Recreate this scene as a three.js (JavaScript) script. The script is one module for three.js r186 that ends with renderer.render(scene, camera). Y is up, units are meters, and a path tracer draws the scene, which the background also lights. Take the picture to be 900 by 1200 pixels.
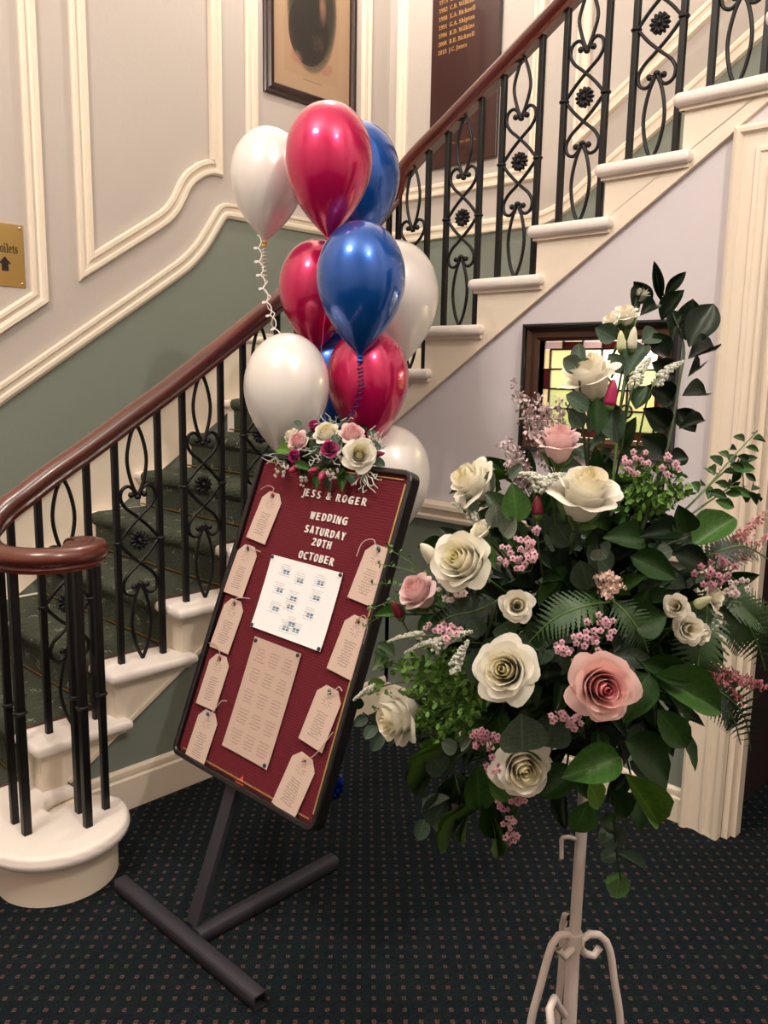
import * as THREE from 'three';
import { mergeGeometries, toCreasedNormals, mergeVertices } from 'three/addons/utils/BufferGeometryUtils.js';
import { RoundedBoxGeometry } from 'three/addons/geometries/RoundedBoxGeometry.js';
import { TextGeometry } from 'three/addons/geometries/TextGeometry.js';
import { FontLoader } from 'three/addons/loaders/FontLoader.js';

// ------------------------------------------------------------------ camera, light level
const scene = new THREE.Scene();
scene.background = new THREE.Color(0x000000);
const V = (x, y, z) => new THREE.Vector3(x, y, z);
const F = 975.96, YAW = 0.76113, PITCH = 0.16266, ROLL = 0.01743, EYE = V(2.48, 1.5007, 2.636);
const fwd = V(-Math.sin(YAW) * Math.cos(PITCH), -Math.sin(PITCH), -Math.cos(YAW) * Math.cos(PITCH));
const rt0 = V(Math.cos(YAW), 0, -Math.sin(YAW)), up0 = rt0.clone().cross(fwd);
const rt = rt0.clone().multiplyScalar(Math.cos(ROLL)).addScaledVector(up0, Math.sin(ROLL));
const up = up0.clone().multiplyScalar(Math.cos(ROLL)).addScaledVector(rt0, -Math.sin(ROLL));
const camera = new THREE.PerspectiveCamera(2 * Math.atan(600 / F) * 180 / Math.PI, 0.75, 0.05, 40);
camera.position.copy(EYE);
camera.quaternion.setFromRotationMatrix(new THREE.Matrix4().makeBasis(rt, up, fwd.clone().negate()));
const renderer = new THREE.WebGLRenderer({ antialias: true });
renderer.toneMapping = THREE.LinearToneMapping;
renderer.toneMappingExposure = 1.0;
renderer.shadowMap.enabled = true;
// lamps: [kind, x, y, z, candela]; the fittings themselves are built at the end
const WARM = new THREE.Color(1.0, 0.925, 0.85);
const LAMP_LANDING = { p: V(-0.62, 4.35, -0.3), i: 4.6 };
const LAMP_HALL = { p: V(0.8, 4.0, 3.1), i: 2.3 };
const LAMP_RIGHT = { p: V(3.4, 4.2, 1.9), i: 14 };

// ------------------------------------------------------------------ helpers
let seed = 7;
const rnd = () => { seed = (seed * 1664525 + 1013904223) >>> 0; return seed / 4294967296; };
const rr = (a, b) => a + (b - a) * rnd();
const at = (px, py, d) => EYE.clone().addScaledVector(fwd, d).addScaledVector(rt, (px - 450) / F * d).addScaledVector(up, (600 - py) / F * d);
const used = {};
const numbered = (n) => { const k = used[n] = (used[n] ?? -1) + 1; return k ? n + '_' + String(k).padStart(3, '0') : n; };
const sh = (o) => { o.traverse((m) => { if (m.isMesh) { m.castShadow = true; m.receiveShadow = true; } }); return o; };
function thing(name, label, category, group, pos) {
  const o = new THREE.Group(); o.name = numbered(name); scene.add(o);
  if (pos) o.position.copy(pos);
  o.userData = { label, category }; if (group) o.userData.group = group;
  return o;
}
function part(name, geo, mat, parent, label) {
  const m = new THREE.Mesh(geo, mat); m.name = name; m.castShadow = m.receiveShadow = true; parent.add(m);
  if (label) m.userData.label = label;
  return m;
}
function single(name, label, category, geo, mat, group) {
  const m = new THREE.Mesh(geo, mat); m.name = numbered(name); m.castShadow = m.receiveShadow = true; scene.add(m);
  m.userData = { label, category }; if (group) m.userData.group = group;
  return m;
}
function struct(name, geo, mat) {
  const m = new THREE.Mesh(geo, mat); m.name = name; m.castShadow = m.receiveShadow = true; scene.add(m);
  m.userData.kind = 'structure';
  return m;
}
const stuff = (m) => { m.userData.kind = 'stuff'; return m; };
const merge = (list) => mergeGeometries(list.map((g) => { const q = g.index ? g.toNonIndexed() : g.clone(); for (const k of Object.keys(q.attributes)) if (!['position', 'normal', 'uv'].includes(k)) q.deleteAttribute(k); return q; }));
const moveG = (g, p) => g.translate(p.x, p.y, p.z);
// planar uv in metres by dominant normal
function muv(g, s = 1) {
  g = g.index ? g.toNonIndexed() : g;
  const p = g.attributes.position, uv = new Float32Array(p.count * 2), a = V(), b = V(), c = V();
  for (let i = 0; i < p.count; i += 3) {
    a.fromBufferAttribute(p, i); b.fromBufferAttribute(p, i + 1); c.fromBufferAttribute(p, i + 2);
    const n = b.clone().sub(a).cross(c.clone().sub(a)), x = Math.abs(n.x), y = Math.abs(n.y), z = Math.abs(n.z);
    for (const [k, v] of [[0, a], [1, b], [2, c]]) {
      const [u, w] = y >= x && y >= z ? [v.x, v.z] : x >= z ? [v.z, v.y] : [v.x, v.y];
      uv[(i + k) * 2] = u / s; uv[(i + k) * 2 + 1] = w / s;
    }
  }
  g.setAttribute('uv', new THREE.BufferAttribute(uv, 2));
  return g;
}
function box(x0, x1, y0, y1, z0, z1, r = 0) {
  const g = r ? new RoundedBoxGeometry(x1 - x0, y1 - y0, z1 - z0, 2, r) : new THREE.BoxGeometry(x1 - x0, y1 - y0, z1 - z0);
  return muv(g.translate((x0 + x1) / 2, (y0 + y1) / 2, (z0 + z1) / 2));
}
function rawGeo(pos, uv) {
  const g = new THREE.BufferGeometry();
  g.setAttribute('position', new THREE.Float32BufferAttribute(pos, 3));
  g.setAttribute('uv', new THREE.Float32BufferAttribute(uv ?? new Float32Array(pos.length / 3 * 2), 2));
  g.computeVertexNormals();
  return g;
}
const crease = (g, a = 0.6) => toCreasedNormals(g.index ? g.toNonIndexed() : g, a);
// grid surface f(u, v) -> Vector3
function grid(f, nu, nv, closeU) {
  const pos = [], uv = [], idx = [];
  for (let j = 0; j <= nv; j++) for (let i = 0; i <= nu; i++) { const q = f(i / nu, j / nv); pos.push(q.x, q.y, q.z); uv.push(i / nu, j / nv); }
  for (let j = 0; j < nv; j++) for (let i = 0; i < nu; i++) { const a = j * (nu + 1) + i, b = a + 1, c = a + nu + 1, d = c + 1; idx.push(a, b, d, a, d, c); }
  const g = new THREE.BufferGeometry();
  g.setAttribute('position', new THREE.Float32BufferAttribute(pos, 3)); g.setAttribute('uv', new THREE.Float32BufferAttribute(uv, 2));
  g.setIndex(idx); g.computeVertexNormals();
  return g;
}
// moulding along a path in a wall plane; map(a, b, out) -> Vector3
function moulding(path, profile, map, closed) {
  const n = path.length, off = [];
  for (let i = 0; i < n; i++) {
    const P = path[i], A = i ? path[i - 1] : closed ? path[n - 1] : null, B = i < n - 1 ? path[i + 1] : closed ? path[0] : null;
    const nor = (p, q) => { const dx = q[0] - p[0], dy = q[1] - p[1], l = Math.hypot(dx, dy); return [-dy / l, dx / l]; };
    const n1 = A ? nor(A, P) : nor(P, B), n2 = B ? nor(P, B) : n1, k = 1 + n1[0] * n2[0] + n1[1] * n2[1];
    off.push([(n1[0] + n2[0]) / k, (n1[1] + n2[1]) / k]);
  }
  const pos = [], pt = (i, j) => { const q = profile[j]; return map(path[i][0] + off[i][0] * q[0], path[i][1] + off[i][1] * q[0], q[1]); };
  const quad = (a, b, c, d) => { for (const v of [a, b, c, a, c, d]) pos.push(v.x, v.y, v.z); };
  for (let i = 0; i < (closed ? n : n - 1); i++) for (let j = 0; j < profile.length - 1; j++) { const k = (i + 1) % n; quad(pt(i, j), pt(k, j), pt(k, j + 1), pt(i, j + 1)); }
  if (!closed) for (const i of [0, n - 1]) for (let j = 1; j < profile.length - 1; j++) { const a = pt(i, 0), b = pt(i, j), c = pt(i, j + 1); for (const v of [a, b, c]) pos.push(v.x, v.y, v.z); }
  return crease(muv(rawGeo(pos)), 0.5);
}
// sweep of a closed profile [[side, up]...] along 3-D points, kept upright
function sweep(pts, profile, scaleAt) {
  const n = pts.length, m = profile.length, ring = [];
  for (let i = 0; i < n; i++) {
    const t = pts[Math.min(i + 1, n - 1)].clone().sub(pts[Math.max(i - 1, 0)]).normalize();
    const s = t.clone().cross(V(0, 1, 0)).normalize(), u = s.clone().cross(t), k = scaleAt ? scaleAt(i / (n - 1)) : 1;
    ring.push(profile.map(([a, b]) => pts[i].clone().addScaledVector(s, a * k).addScaledVector(u, b * k)));
  }
  const pos = [], uv = []; let len = 0;
  for (let i = 0; i < n - 1; i++) {
    const l2 = len + pts[i].distanceTo(pts[i + 1]);
    for (let j = 0; j < m; j++) {
      const k = (j + 1) % m, q = [[ring[i][j], len, j], [ring[i + 1][j], l2, j], [ring[i + 1][k], l2, j + 1], [ring[i][j], len, j], [ring[i + 1][k], l2, j + 1], [ring[i][k], len, j + 1]];
      for (const [v, a, b] of q) { pos.push(v.x, v.y, v.z); uv.push(b / m * 0.25, a); }
    }
    len = l2;
  }
  for (const e of [0, n - 1]) for (let j = 1; j < m - 1; j++) for (const v of [ring[e][0], ring[e][j], ring[e][j + 1]]) { pos.push(v.x, v.y, v.z); uv.push(v.x, v.z); }
  return toCreasedNormals(rawGeo(pos, uv), 0.7);
}
const cr = (pts, n) => new THREE.CatmullRomCurve3(pts, false, 'centripetal').getPoints(n);
const tube = (pts, r, n = 12, rs = 6) => new THREE.TubeGeometry(new THREE.CatmullRomCurve3(pts, false, 'centripetal'), n, r, rs, false);
function taperTube(pts, r0, r1, n = 12, rs = 6) {
  const c = cr(pts, n), pos = [], side = [];
  for (let i = 0; i <= n; i++) {
    const t = c[Math.min(i + 1, n)].clone().sub(c[Math.max(i - 1, 0)]).normalize();
    const s = t.clone().cross(Math.abs(t.y) > 0.9 ? V(1, 0, 0) : V(0, 1, 0)).normalize(), u = s.clone().cross(t);
    side.push([c[i], s, u, r0 + (r1 - r0) * i / n]);
  }
  return grid((a, b) => { const [p, s, u, r] = side[Math.round(b * n)]; return p.clone().addScaledVector(s, Math.cos(a * 6.2832) * r).addScaledVector(u, Math.sin(a * 6.2832) * r); }, rs, n);
}
function rod(a, b, r, rs = 8) {
  const d = b.clone().sub(a), g = new THREE.CylinderGeometry(r, r, d.length(), rs);
  g.applyQuaternion(new THREE.Quaternion().setFromUnitVectors(V(0, 1, 0), d.clone().normalize()));
  return moveG(g, a.clone().add(b).multiplyScalar(0.5));
}
const shapeOf = (pts) => new THREE.Shape(pts.map(([a, b]) => new THREE.Vector2(a, b)));
const extr = (pts, depth, bevel = 0, holes = [], seg = 3) => {
  const s = shapeOf(pts); for (const h of holes) s.holes.push(new THREE.Path(h.map(([a, b]) => new THREE.Vector2(a, b))));
  return new THREE.ExtrudeGeometry(s, bevel ? { depth: depth - 2 * bevel, bevelEnabled: true, bevelSize: bevel, bevelThickness: bevel, bevelOffset: -bevel, bevelSegments: seg } : { depth, bevelEnabled: false }).translate(0, 0, bevel);
};
// value noise
const perm = []; { let s = 99; for (let i = 0; i < 65536; i++) { s = (s * 1103515245 + 12345) >>> 0; perm.push((s >>> 8) / 16777216); } }
function vn(x, y, w) {
  const xi = Math.floor(x), yi = Math.floor(y), fx = x - xi, fy = y - yi, h = (a, b) => perm[((((a % w) + w) % w) * 251 + (((b % w) + w) % w) * 7919) & 65535];
  const sx = fx * fx * (3 - 2 * fx), sy = fy * fy * (3 - 2 * fy);
  return (h(xi, yi) * (1 - sx) + h(xi + 1, yi) * sx) * (1 - sy) + (h(xi, yi + 1) * (1 - sx) + h(xi + 1, yi + 1) * sx) * sy;
}
function tex(size, fn, srgb = true, wrap = true) {
  const d = new Uint8Array(size * size * 4);
  for (let y = 0; y < size; y++) for (let x = 0; x < size; x++) { const c = fn(x / size, y / size); for (let k = 0; k < 3; k++) d[(y * size + x) * 4 + k] = Math.max(0, Math.min(255, (c.length ? c[k] : c) * 255)); d[(y * size + x) * 4 + 3] = 255; }
  const t = new THREE.DataTexture(d, size, size); t.magFilter = THREE.LinearFilter; t.minFilter = THREE.LinearMipmapLinearFilter; t.generateMipmaps = true;
  if (srgb) t.colorSpace = THREE.SRGBColorSpace;
  if (wrap) t.wrapS = t.wrapT = THREE.RepeatWrapping;
  t.needsUpdate = true; return t;
}
function canvasTex(w, h, draw) {
  const c = document.createElement('canvas'); c.width = w; c.height = h; draw(c.getContext('2d'), w, h);
  const t = new THREE.CanvasTexture(c); t.colorSpace = THREE.SRGBColorSpace; t.magFilter = THREE.LinearFilter; return t;
}
const std = (color, roughness = 0.6, more = {}) => new THREE.MeshStandardMaterial({ color: new THREE.Color(color), roughness, side: THREE.DoubleSide, ...more });
const phys = (color, roughness = 0.4, more = {}) => new THREE.MeshPhysicalMaterial({ color: new THREE.Color(color), roughness, side: THREE.DoubleSide, ...more });

// ------------------------------------------------------------------ materials of the room
const wallBump = tex(256, (u, v) => 0.5 + 0.25 * (vn(u * 64, v * 64, 64) - 0.5) + 0.3 * (vn(u * 16, v * 16, 16) - 0.5), false);
const mWall = std('#c0b6ae', 0.75, { bumpMap: wallBump, bumpScale: 0.0015 });
const mGreen = std('#7f877c', 0.7, { bumpMap: wallBump, bumpScale: 0.0015 });
const mLilac = std('#d6cfd3', 0.7, { bumpMap: wallBump, bumpScale: 0.0012 });
const mCream = std('#ebddca', 0.42, { bumpMap: wallBump, bumpScale: 0.0008 });
const mStep = std('#efe6df', 0.38, { bumpMap: wallBump, bumpScale: 0.0012 });
const mCeil = std('#e9e2d6', 0.85);
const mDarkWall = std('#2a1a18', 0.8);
const carpetTex = tex(512, (u, v) => {           // one tile 0.42 m: eight by eight staggered motifs
  const N = 8, a = u * N, b = v * N, n = vn(u * 200, v * 200, 200), n2 = vn(u * 12, v * 12, 12);
  let c = [0.06 + 0.06 * n + 0.012 * n2, 0.088 + 0.06 * n + 0.01 * n2, 0.105 + 0.065 * n];
  for (const [ox, oy, k] of [[0.25, 0.25, 0], [0.75, 0.75, 1]]) {
    const x = ((a - ox + 8.5) % 1) - 0.5, y = ((b - oy + 8.5) % 1) - 0.5, p = (x + y) * 0.7071, q = (x - y) * 0.7071;
    const m = Math.max(Math.abs(p) / 1.25, Math.abs(q));
    if (m < 0.095) { const s = 0.6 + 0.5 * n, hole = m < 0.04; const w = vn(Math.floor(a - ox + 8.5) * 3 + k, Math.floor(b - oy + 8.5) * 5, 97);
      c = hole ? [0.17, 0.15, 0.16] : w < 0.25 ? [0.33 * s, 0.33 * s, 0.25 * s] : [0.42 * s, 0.32 * s, 0.30 * s]; }
  }
  return c;
});
const carpetBump = tex(256, (u, v) => vn(u * 128, v * 128, 128), false);
const mCarpet = phys('#ffffff', 0.95, { specularIntensity: 0.15, map: carpetTex, bumpMap: carpetBump, bumpScale: 0.004 });
const stairTex = tex(512, (u, v) => {
  const n = vn(u * 170, v * 170, 170), m = vn(u * 9, v * 9, 9);
  let c = [0.195 + 0.09 * n + 0.05 * m, 0.213 + 0.09 * n + 0.05 * m, 0.18 + 0.08 * n + 0.04 * m];
  const a = u * 5, b = v * 5, i = Math.floor(a), j = Math.floor(b), x = a - i - 0.5 + 0.5 * (vn(i * 3.1, j * 7.7, 31) - 0.5), y = b - j - 0.5 + 0.4 * (vn(i * 5.3, j * 2.7, 37) - 0.5);
  const d = Math.hypot(x, y), f = vn(u * 90, v * 90, 90);
  if (d < 0.17 && f > 0.66) c = [0.52, 0.53, 0.47];
  if (d < 0.1 && f < 0.16) c = [0.42, 0.30, 0.28];
  return c;
});
const mStairCarpet = phys('#ffffff', 0.95, { specularIntensity: 0.25, map: stairTex, bumpMap: carpetBump, bumpScale: 0.004 });
const woodTex = tex(512, (u, v) => {             // grain runs along v
  const w = vn(u * 40, v * 3, 40) * 0.5 + vn(u * 120, v * 6, 120) * 0.35 + vn(u * 8, v * 2, 8) * 0.4;
  return [0.22 + 0.19 * w, 0.085 + 0.085 * w, 0.06 + 0.045 * w];
});
const mWood = phys('#ffffff', 0.32, { map: woodTex, clearcoat: 0.7, clearcoatRoughness: 0.18 });
const mIron = std('#0d0c0d', 0.42, { metalness: 0.25, bumpMap: wallBump, bumpScale: 0.001 });
const mDarkWood = phys('#2a100d', 0.35, { clearcoat: 0.5, clearcoatRoughness: 0.2 });
const mBrass = std('#b98a3c', 0.3, { metalness: 0.9 });

// ------------------------------------------------------------------ room shell
const W1 = -1.19, W2 = -1.2, CEIL = 5.0, FAR = 5.4, R = 0.17, G = 0.262;
const nose1 = (n) => 1.355 - G * (n - 3), nose2 = (m) => 0.418 + G * (m - 11);
struct('floor', muv(new THREE.BoxGeometry(FAR - W1 + 0.4, 0.12, FAR - W2 + 0.4), 0.42).translate((FAR + W1) / 2, -0.06, (FAR + W2) / 2), mCarpet);
struct('ceiling', box(W1 - 0.2, FAR + 0.2, CEIL, CEIL + 0.15, W2 - 0.2, FAR + 0.2), mCeil);
const wallLeft = struct('wall_left', box(W1 - 0.18, W1, -0.12, CEIL, W2 - 0.18, FAR + 0.2), mWall);
const wallBack = struct('wall_back', box(W1, FAR + 0.2, -0.12, CEIL, W2 - 0.18, W2), mWall);
struct('wall_right', box(FAR, FAR + 0.18, -0.12, CEIL, W2, FAR + 0.2), mWall);
struct('wall_front', box(W1, FAR, -0.12, CEIL, FAR, FAR + 0.18), mWall);
const onLeft = (a, b, h) => V(W1 + h, b, a);           // a = z
const onBack = (a, b, h) => V(a, b, W2 + h);           // a = x
// dado line on the left wall (z falls as the stair climbs) and on the back wall
const ogee = (p0, p1, p2, p3, n = 10) => new THREE.CubicBezierCurve(...[p0, p1, p2, p3].map(([a, b]) => new THREE.Vector2(a, b))).getPoints(n).map((q) => [q.x, q.y]);
const dadoLeft = [[4.2, -0.8], [2.6, 0.36], [1.176, 1.395], [0.421, 1.907], ...ogee([0.28, 2.005], [0.15, 2.10], [0.10, 2.20], [0.05, 2.27], 9), ...ogee([0.045, 2.278], [0.02, 2.315], [0.0, 2.318], [-0.03, 2.318], 5), [W2, 2.318]];
const dadoBack = [[W1, 2.318], [-0.12, 2.318], ...ogee([-0.08, 2.318], [0.02, 2.33], [0.1, 2.38], [0.2, 2.455], 8), [0.575, 2.70], [1.4, 3.24], [2.2, 3.765], [FAR, 3.765]];
{
  const clipL = dadoLeft.filter((p) => p[1] > 0.3).reverse();
  const gL = extr([[W2, 0], ...clipL, [2.6, 0]].map(([z, y]) => [-z, y]), 0.004).rotateY(Math.PI / 2).translate(W1, 0, 0);
  part('dado', muv(gL), mGreen, wallLeft);
  const gB = extr([[W1, 0], ...dadoBack, [FAR, 0]], 0.004).translate(0, 0, W2);
  part('dado', muv(gB), mGreen, wallBack);
}
const dadoProf = [[0.04, 0], [0.04, 0.014], [0.026, 0.024], [0.012, 0.024], [0.006, 0.016], [-0.012, 0.016], [-0.018, 0.026], [-0.032, 0.026], [-0.036, 0.012], [-0.036, 0]];
struct('trim_1', moulding(dadoLeft.filter((p) => p[1] > 0), dadoProf, onLeft), mCream);
struct('trim_2', moulding(dadoBack, dadoProf, onBack), mCream);
// panel mouldings (path is the middle of the band)
const panProf = [[0.038, 0], [0.038, 0.012], [0.03, 0.02], [0.016, 0.02], [0.012, 0.011], [0, 0.009], [-0.008, 0.013], [-0.014, 0.024], [-0.03, 0.024], [-0.036, 0.008], [-0.036, 0]];
const TOP = 4.6;
struct('trim_3', moulding([[0.983, TOP], [0.983, 1.81], [2.35, 0.88], [2.35, TOP]], panProf, onLeft), mCream);
struct('trim_4', moulding([[0.762, TOP], [0.762, 1.965], [0.405, 2.20], ...ogee([0.36, 2.232], [0.25, 2.32], [0.27, 2.41], [0.17, 2.47], 10), ...ogee([0.15, 2.485], [0.12, 2.50], [0.1, 2.51], [0.07, 2.513], 4), [0.052, 2.513], [0.052, TOP]], panProf, onLeft), mCream);
struct('trim_5', moulding([[-0.17, TOP], [-0.17, 2.545], [-1.0, 2.545], [-1.0, TOP]], panProf, onLeft), mCream);
struct('trim_6', moulding([[-1.08, TOP], [-1.08, 2.555], [-0.13, 2.555], [-0.13, TOP]], panProf, onBack), mCream);
struct('trim_7', moulding([[0.13, TOP], [0.13, 2.70], [2.2, 4.06], [2.2, TOP]], panProf, onBack), mCream);
// cream string skirting up the left wall
{
  const line = [[1.9, 0.38], [0.804, 1.084], [0.342, 1.377], ...ogee([0.16, 1.49], [0.05, 1.56], [0.02, 1.60], [-0.03, 1.645], 8), ...ogee([-0.045, 1.655], [-0.06, 1.662], [-0.07, 1.664], [-0.1, 1.664], 4), [W2, 1.664]];
  const low = [[W2, 1.3], [0.0, 1.3], [1.9, 0.0]];
  const g = extr([...line, ...low].map(([z, y]) => [-z, y]), 0.02).rotateY(Math.PI / 2).translate(W1, 0, 0);
  struct('baseboard_left', muv(g), mCream);
  struct('trim_8', moulding(line, [[0.004, 0], [0.004, 0.03], [-0.008, 0.036], [-0.02, 0.034], [-0.03, 0.024], [-0.05, 0.024], [-0.05, 0]], onLeft), mCream);
  const lb = [[W1, 1.664], [-0.15, 1.664], [2.0, 3.06]];
  struct('baseboard_back', muv(extr([...lb, [2.0, 2.6], [-0.1, 1.3], [W1, 1.3]], 0.02).translate(0, 0, W2)), mCream);
}
// spandrel wall under flight 1 (plane x = 0) and under flight 2 (plane z = 0)
const sof1 = (z) => 0.225 + 0.645 * (1.426 - z), sof2 = (x) => 1.30 + 0.684 * (x - 0.011);
{
  const g = extr([[-1.5, 0], [-1.5, Math.max(0.17, sof1(1.5))], [0, sof1(0)], [0, 0]], 0.1).rotateY(Math.PI / 2).translate(-0.112, 0, 0);
  struct('wall_stair_side', muv(g), mGreen);
  struct('baseboard_stair_side', moulding([[1.47, 0], [0, 0]], [[0, 0], [0, 0.018], [-0.11, 0.018], [-0.118, 0.012], [-0.125, 0.014], [-0.14, 0.012], [-0.15, 0.004], [-0.15, 0]].map(([a, b]) => [a, b]), (a, b, h) => V(-0.012 + h, b, a)), mCream);
}
const DX0 = 1.535, DX1 = 2.45, DH = 2.12, WX0 = 0.735, WX1 = 1.215, WY0 = 1.29, WY1 = 1.635;
{
  const zf = -0.012, mk = (pts, y, holes) => muv(extr(pts, 0.1, 0, holes).translate(0, 0, zf - 0.1));
  const upper = mk([[0, 0.945], [0, sof2(0)], [2.03, sof2(2.03)], [2.03, CEIL], [FAR, CEIL], [FAR, 0.945], [DX1, 0.945], [DX1, DH], [DX0, DH], [DX0, 0.945]], 0, [[[WX0, WY0], [WX1, WY0], [WX1, WY1], [WX0, WY1]]]);
  const w = struct('wall_stair_front', upper, mLilac);
  part('dado', merge([mk([[0, 0], [0, 0.945], [DX0, 0.945], [DX0, 0]]), mk([[DX1, 0], [DX1, 0.945], [FAR, 0.945], [FAR, 0]])]), mGreen, w);
  const onF = (a, b, h) => V(a, b, zf + h);
  struct('trim_9', moulding([[-0.01, 0.945], [1.41, 0.945]], [[0.042, 0], [0.042, 0.022], [0.03, 0.034], [0.014, 0.036], [0.006, 0.02], [-0.014, 0.018], [-0.022, 0.03], [-0.036, 0.026], [-0.042, 0.012], [-0.042, 0]], onF), mCream);
  struct('baseboard_stair_front', moulding([[1.41, 0], [0, 0]], [[0, 0], [0, 0.018], [-0.085, 0.018], [-0.09, 0.012], [-0.098, 0.014], [-0.112, 0.012], [-0.12, 0.004], [-0.12, 0]], onF), mCream);
  // door casing
  const cas = [[0.066, 0], [0.066, 0.03], [0.056, 0.036], [0.046, 0.034], [0.038, 0.022], [0.03, 0.02], [0.0, 0.02], [-0.004, 0.028], [-0.016, 0.03], [-0.02, 0.024], [-0.045, 0.024], [-0.05, 0.036], [-0.062, 0.038], [-0.066, 0.032], [-0.066, -0.1]];
  struct('trim_10', moulding([[1.467, 0], [1.467, 2.185], [2.52, 2.185], [2.52, 0]], cas, onF), mCream);
  struct('trim_11', merge([box(DX0, DX0 + 0.035, 0, DH, zf - 0.075, zf - 0.03), box(DX0, DX0 + 0.02, 0, DH, zf - 0.1, zf - 0.0), box(DX1 - 0.035, DX1, 0, DH, zf - 0.1, zf)]), mCream);
  // unlit passage under the upper flight, its darkness put into the wall colour
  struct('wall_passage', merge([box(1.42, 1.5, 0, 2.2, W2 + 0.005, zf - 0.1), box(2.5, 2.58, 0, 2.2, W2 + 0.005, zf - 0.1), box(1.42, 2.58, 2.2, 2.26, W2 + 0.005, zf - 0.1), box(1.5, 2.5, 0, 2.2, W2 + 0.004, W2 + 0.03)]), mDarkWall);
}

// ------------------------------------------------------------------ staircase
const stairs = thing('staircase', 'white painted staircase climbing along the left wall and turning right above the stained-glass window', 'staircase');
const arcPts = (cx, cy, r, a0, a1, n) => Array.from({ length: n + 1 }, (_, i) => { const a = a0 + (a1 - a0) * i / n; return [cx + r * Math.cos(a), cy + r * Math.sin(a)]; });
const flat = (pts, y0, h, bevel) => muv(crease(extr(pts.map(([x, z]) => [x, -z]), h, bevel).rotateX(-Math.PI / 2).translate(0, y0, 0), 0.9));
{ // curtail step
  const out = (i) => [[W1 + 0.02, 1.84 - i], [0.19, 1.84 - i], ...arcPts(0.19, 1.63, 0.21 - i, Math.PI / 2, -Math.PI / 2, 26).slice(1), [0.14, 1.437 + i * 0.6], [0.112, 1.475 + i * 0.4], [0.104, 1.53], [0.112, 1.585], [0.125, 1.615], [0.09, 1.618], [0.055, 1.6], [0.034, 1.56], [0.026, 1.49], [-0.03, 1.49], [-0.03, 1.45], [W1 + 0.02, 1.45]];
  part('tread', flat(out(0), 0.122, 0.048, 0.02), mStep, stairs);
  part('riser', flat([[W1 + 0.02, 1.802], [0.19, 1.802], ...arcPts(0.19, 1.63, 0.172, Math.PI / 2, -Math.PI / 2, 24).slice(1), [0.0, 1.47], [W1 + 0.02, 1.47]], 0, 0.124, 0), mCream, stairs);
}
for (let n = 2; n <= 7; n++) {
  const a = nose1(n), b = nose1(n + 1), y = n * R;
  part('tread', flat([[W1 + 0.02, a], [0.015, a], [0.031, a - 0.005], [0.038, a - 0.02], [0.038, b - 0.07], [W1 + 0.02, b - 0.07]], y - 0.04, 0.04, 0.016), mStep, stairs);
  part('riser', merge([box(W1 + 0.02, -0.02, y - R + 0.002, y - 0.039, b - 0.05, a - 0.03), box(W1 + 0.02, 0.012, y - 0.052, y - 0.039, a - 0.033, a - 0.018), box(-0.002, 0.014, y - 0.052, y - 0.039, b - 0.06, a - 0.02)]), mCream, stairs);
}
part('landing', merge([flat([[W1 + 0.02, nose1(8)], [0.015, nose1(8)], [0.038, nose1(8) - 0.02], [0.038, 0.0], [-0.03, 0], [-0.07, W2 + 0.02], [W1 + 0.02, W2 + 0.02]], 8 * R - 0.04, 0.04, 0.016), box(W1 + 0.02, -0.0, 7 * R, 8 * R - 0.039, W2 + 0.02, nose1(8) - 0.03)]), mStep, stairs);
for (let m = 9; m <= 17; m++) {
  const a = nose2(m), b = nose2(m + 1), y = m * R;
  part('tread', flat([[a, W2 + 0.02], [a, 0.015], [a + 0.005, 0.031], [a + 0.02, 0.038], [b + 0.07, 0.038], [b + 0.07, W2 + 0.02]], y - 0.04, 0.04, 0.016), mStep, stairs);
  part('riser', merge([box(a + 0.03, b + 0.05, y - R + 0.002, y - 0.039, W2 + 0.02, -0.02), box(a + 0.018, a + 0.033, y - 0.052, y - 0.039, W2 + 0.02, 0.012), box(a + 0.02, b + 0.06, y - 0.052, y - 0.039, -0.002, 0.014)]), mCream, stairs);
}
part('string', muv(extr([[-1.56, 0.17], ...[2, 3, 4, 5, 6, 7, 8].flatMap((n) => [[-(nose1(n) - 0.031), (n - 1) * R - 0.002], [-(nose1(n) - 0.031), n * R - 0.039]]), [0.0, 8 * R - 0.039], [0.0, sof1(0)], [-1.53, sof1(1.53)]], 0.045).rotateY(Math.PI / 2).translate(-0.044, 0, 0)), mCream, stairs);
part('string', muv(extr([[0, sof2(0)], [0, 8 * R], ...[9, 10, 11, 12, 13, 14, 15, 16, 17].flatMap((m) => [[nose2(m) + 0.031, (m - 1) * R - 0.002], [nose2(m) + 0.031, m * R - 0.039]]).slice(2), [2.3, 17 * R - 0.04], [2.3, sof2(2.3)]], 0.045).translate(0, 0, -0.044)), mCream, stairs);
part('string_bead', moulding([[1.5, sof1(1.5)], [0, sof1(0)]], [[0.008, -0.012], [0.008, 0.006], [-0.006, 0.006], [-0.006, -0.012]], (a, b, h) => V(h, b, a)), mCream, stairs);
part('string_bead', moulding([[0, sof2(0)], [1.405, sof2(1.405)]], [[0.008, -0.012], [0.008, 0.006], [-0.006, 0.006], [-0.006, -0.012]], (a, b, h) => V(a, b, h)), mCream, stairs);
// upper floor beyond the last step
struct('floor_upper', box(2.02, FAR, 17 * R - 0.28, 17 * R, W2, -0.11), mCeil);

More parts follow.
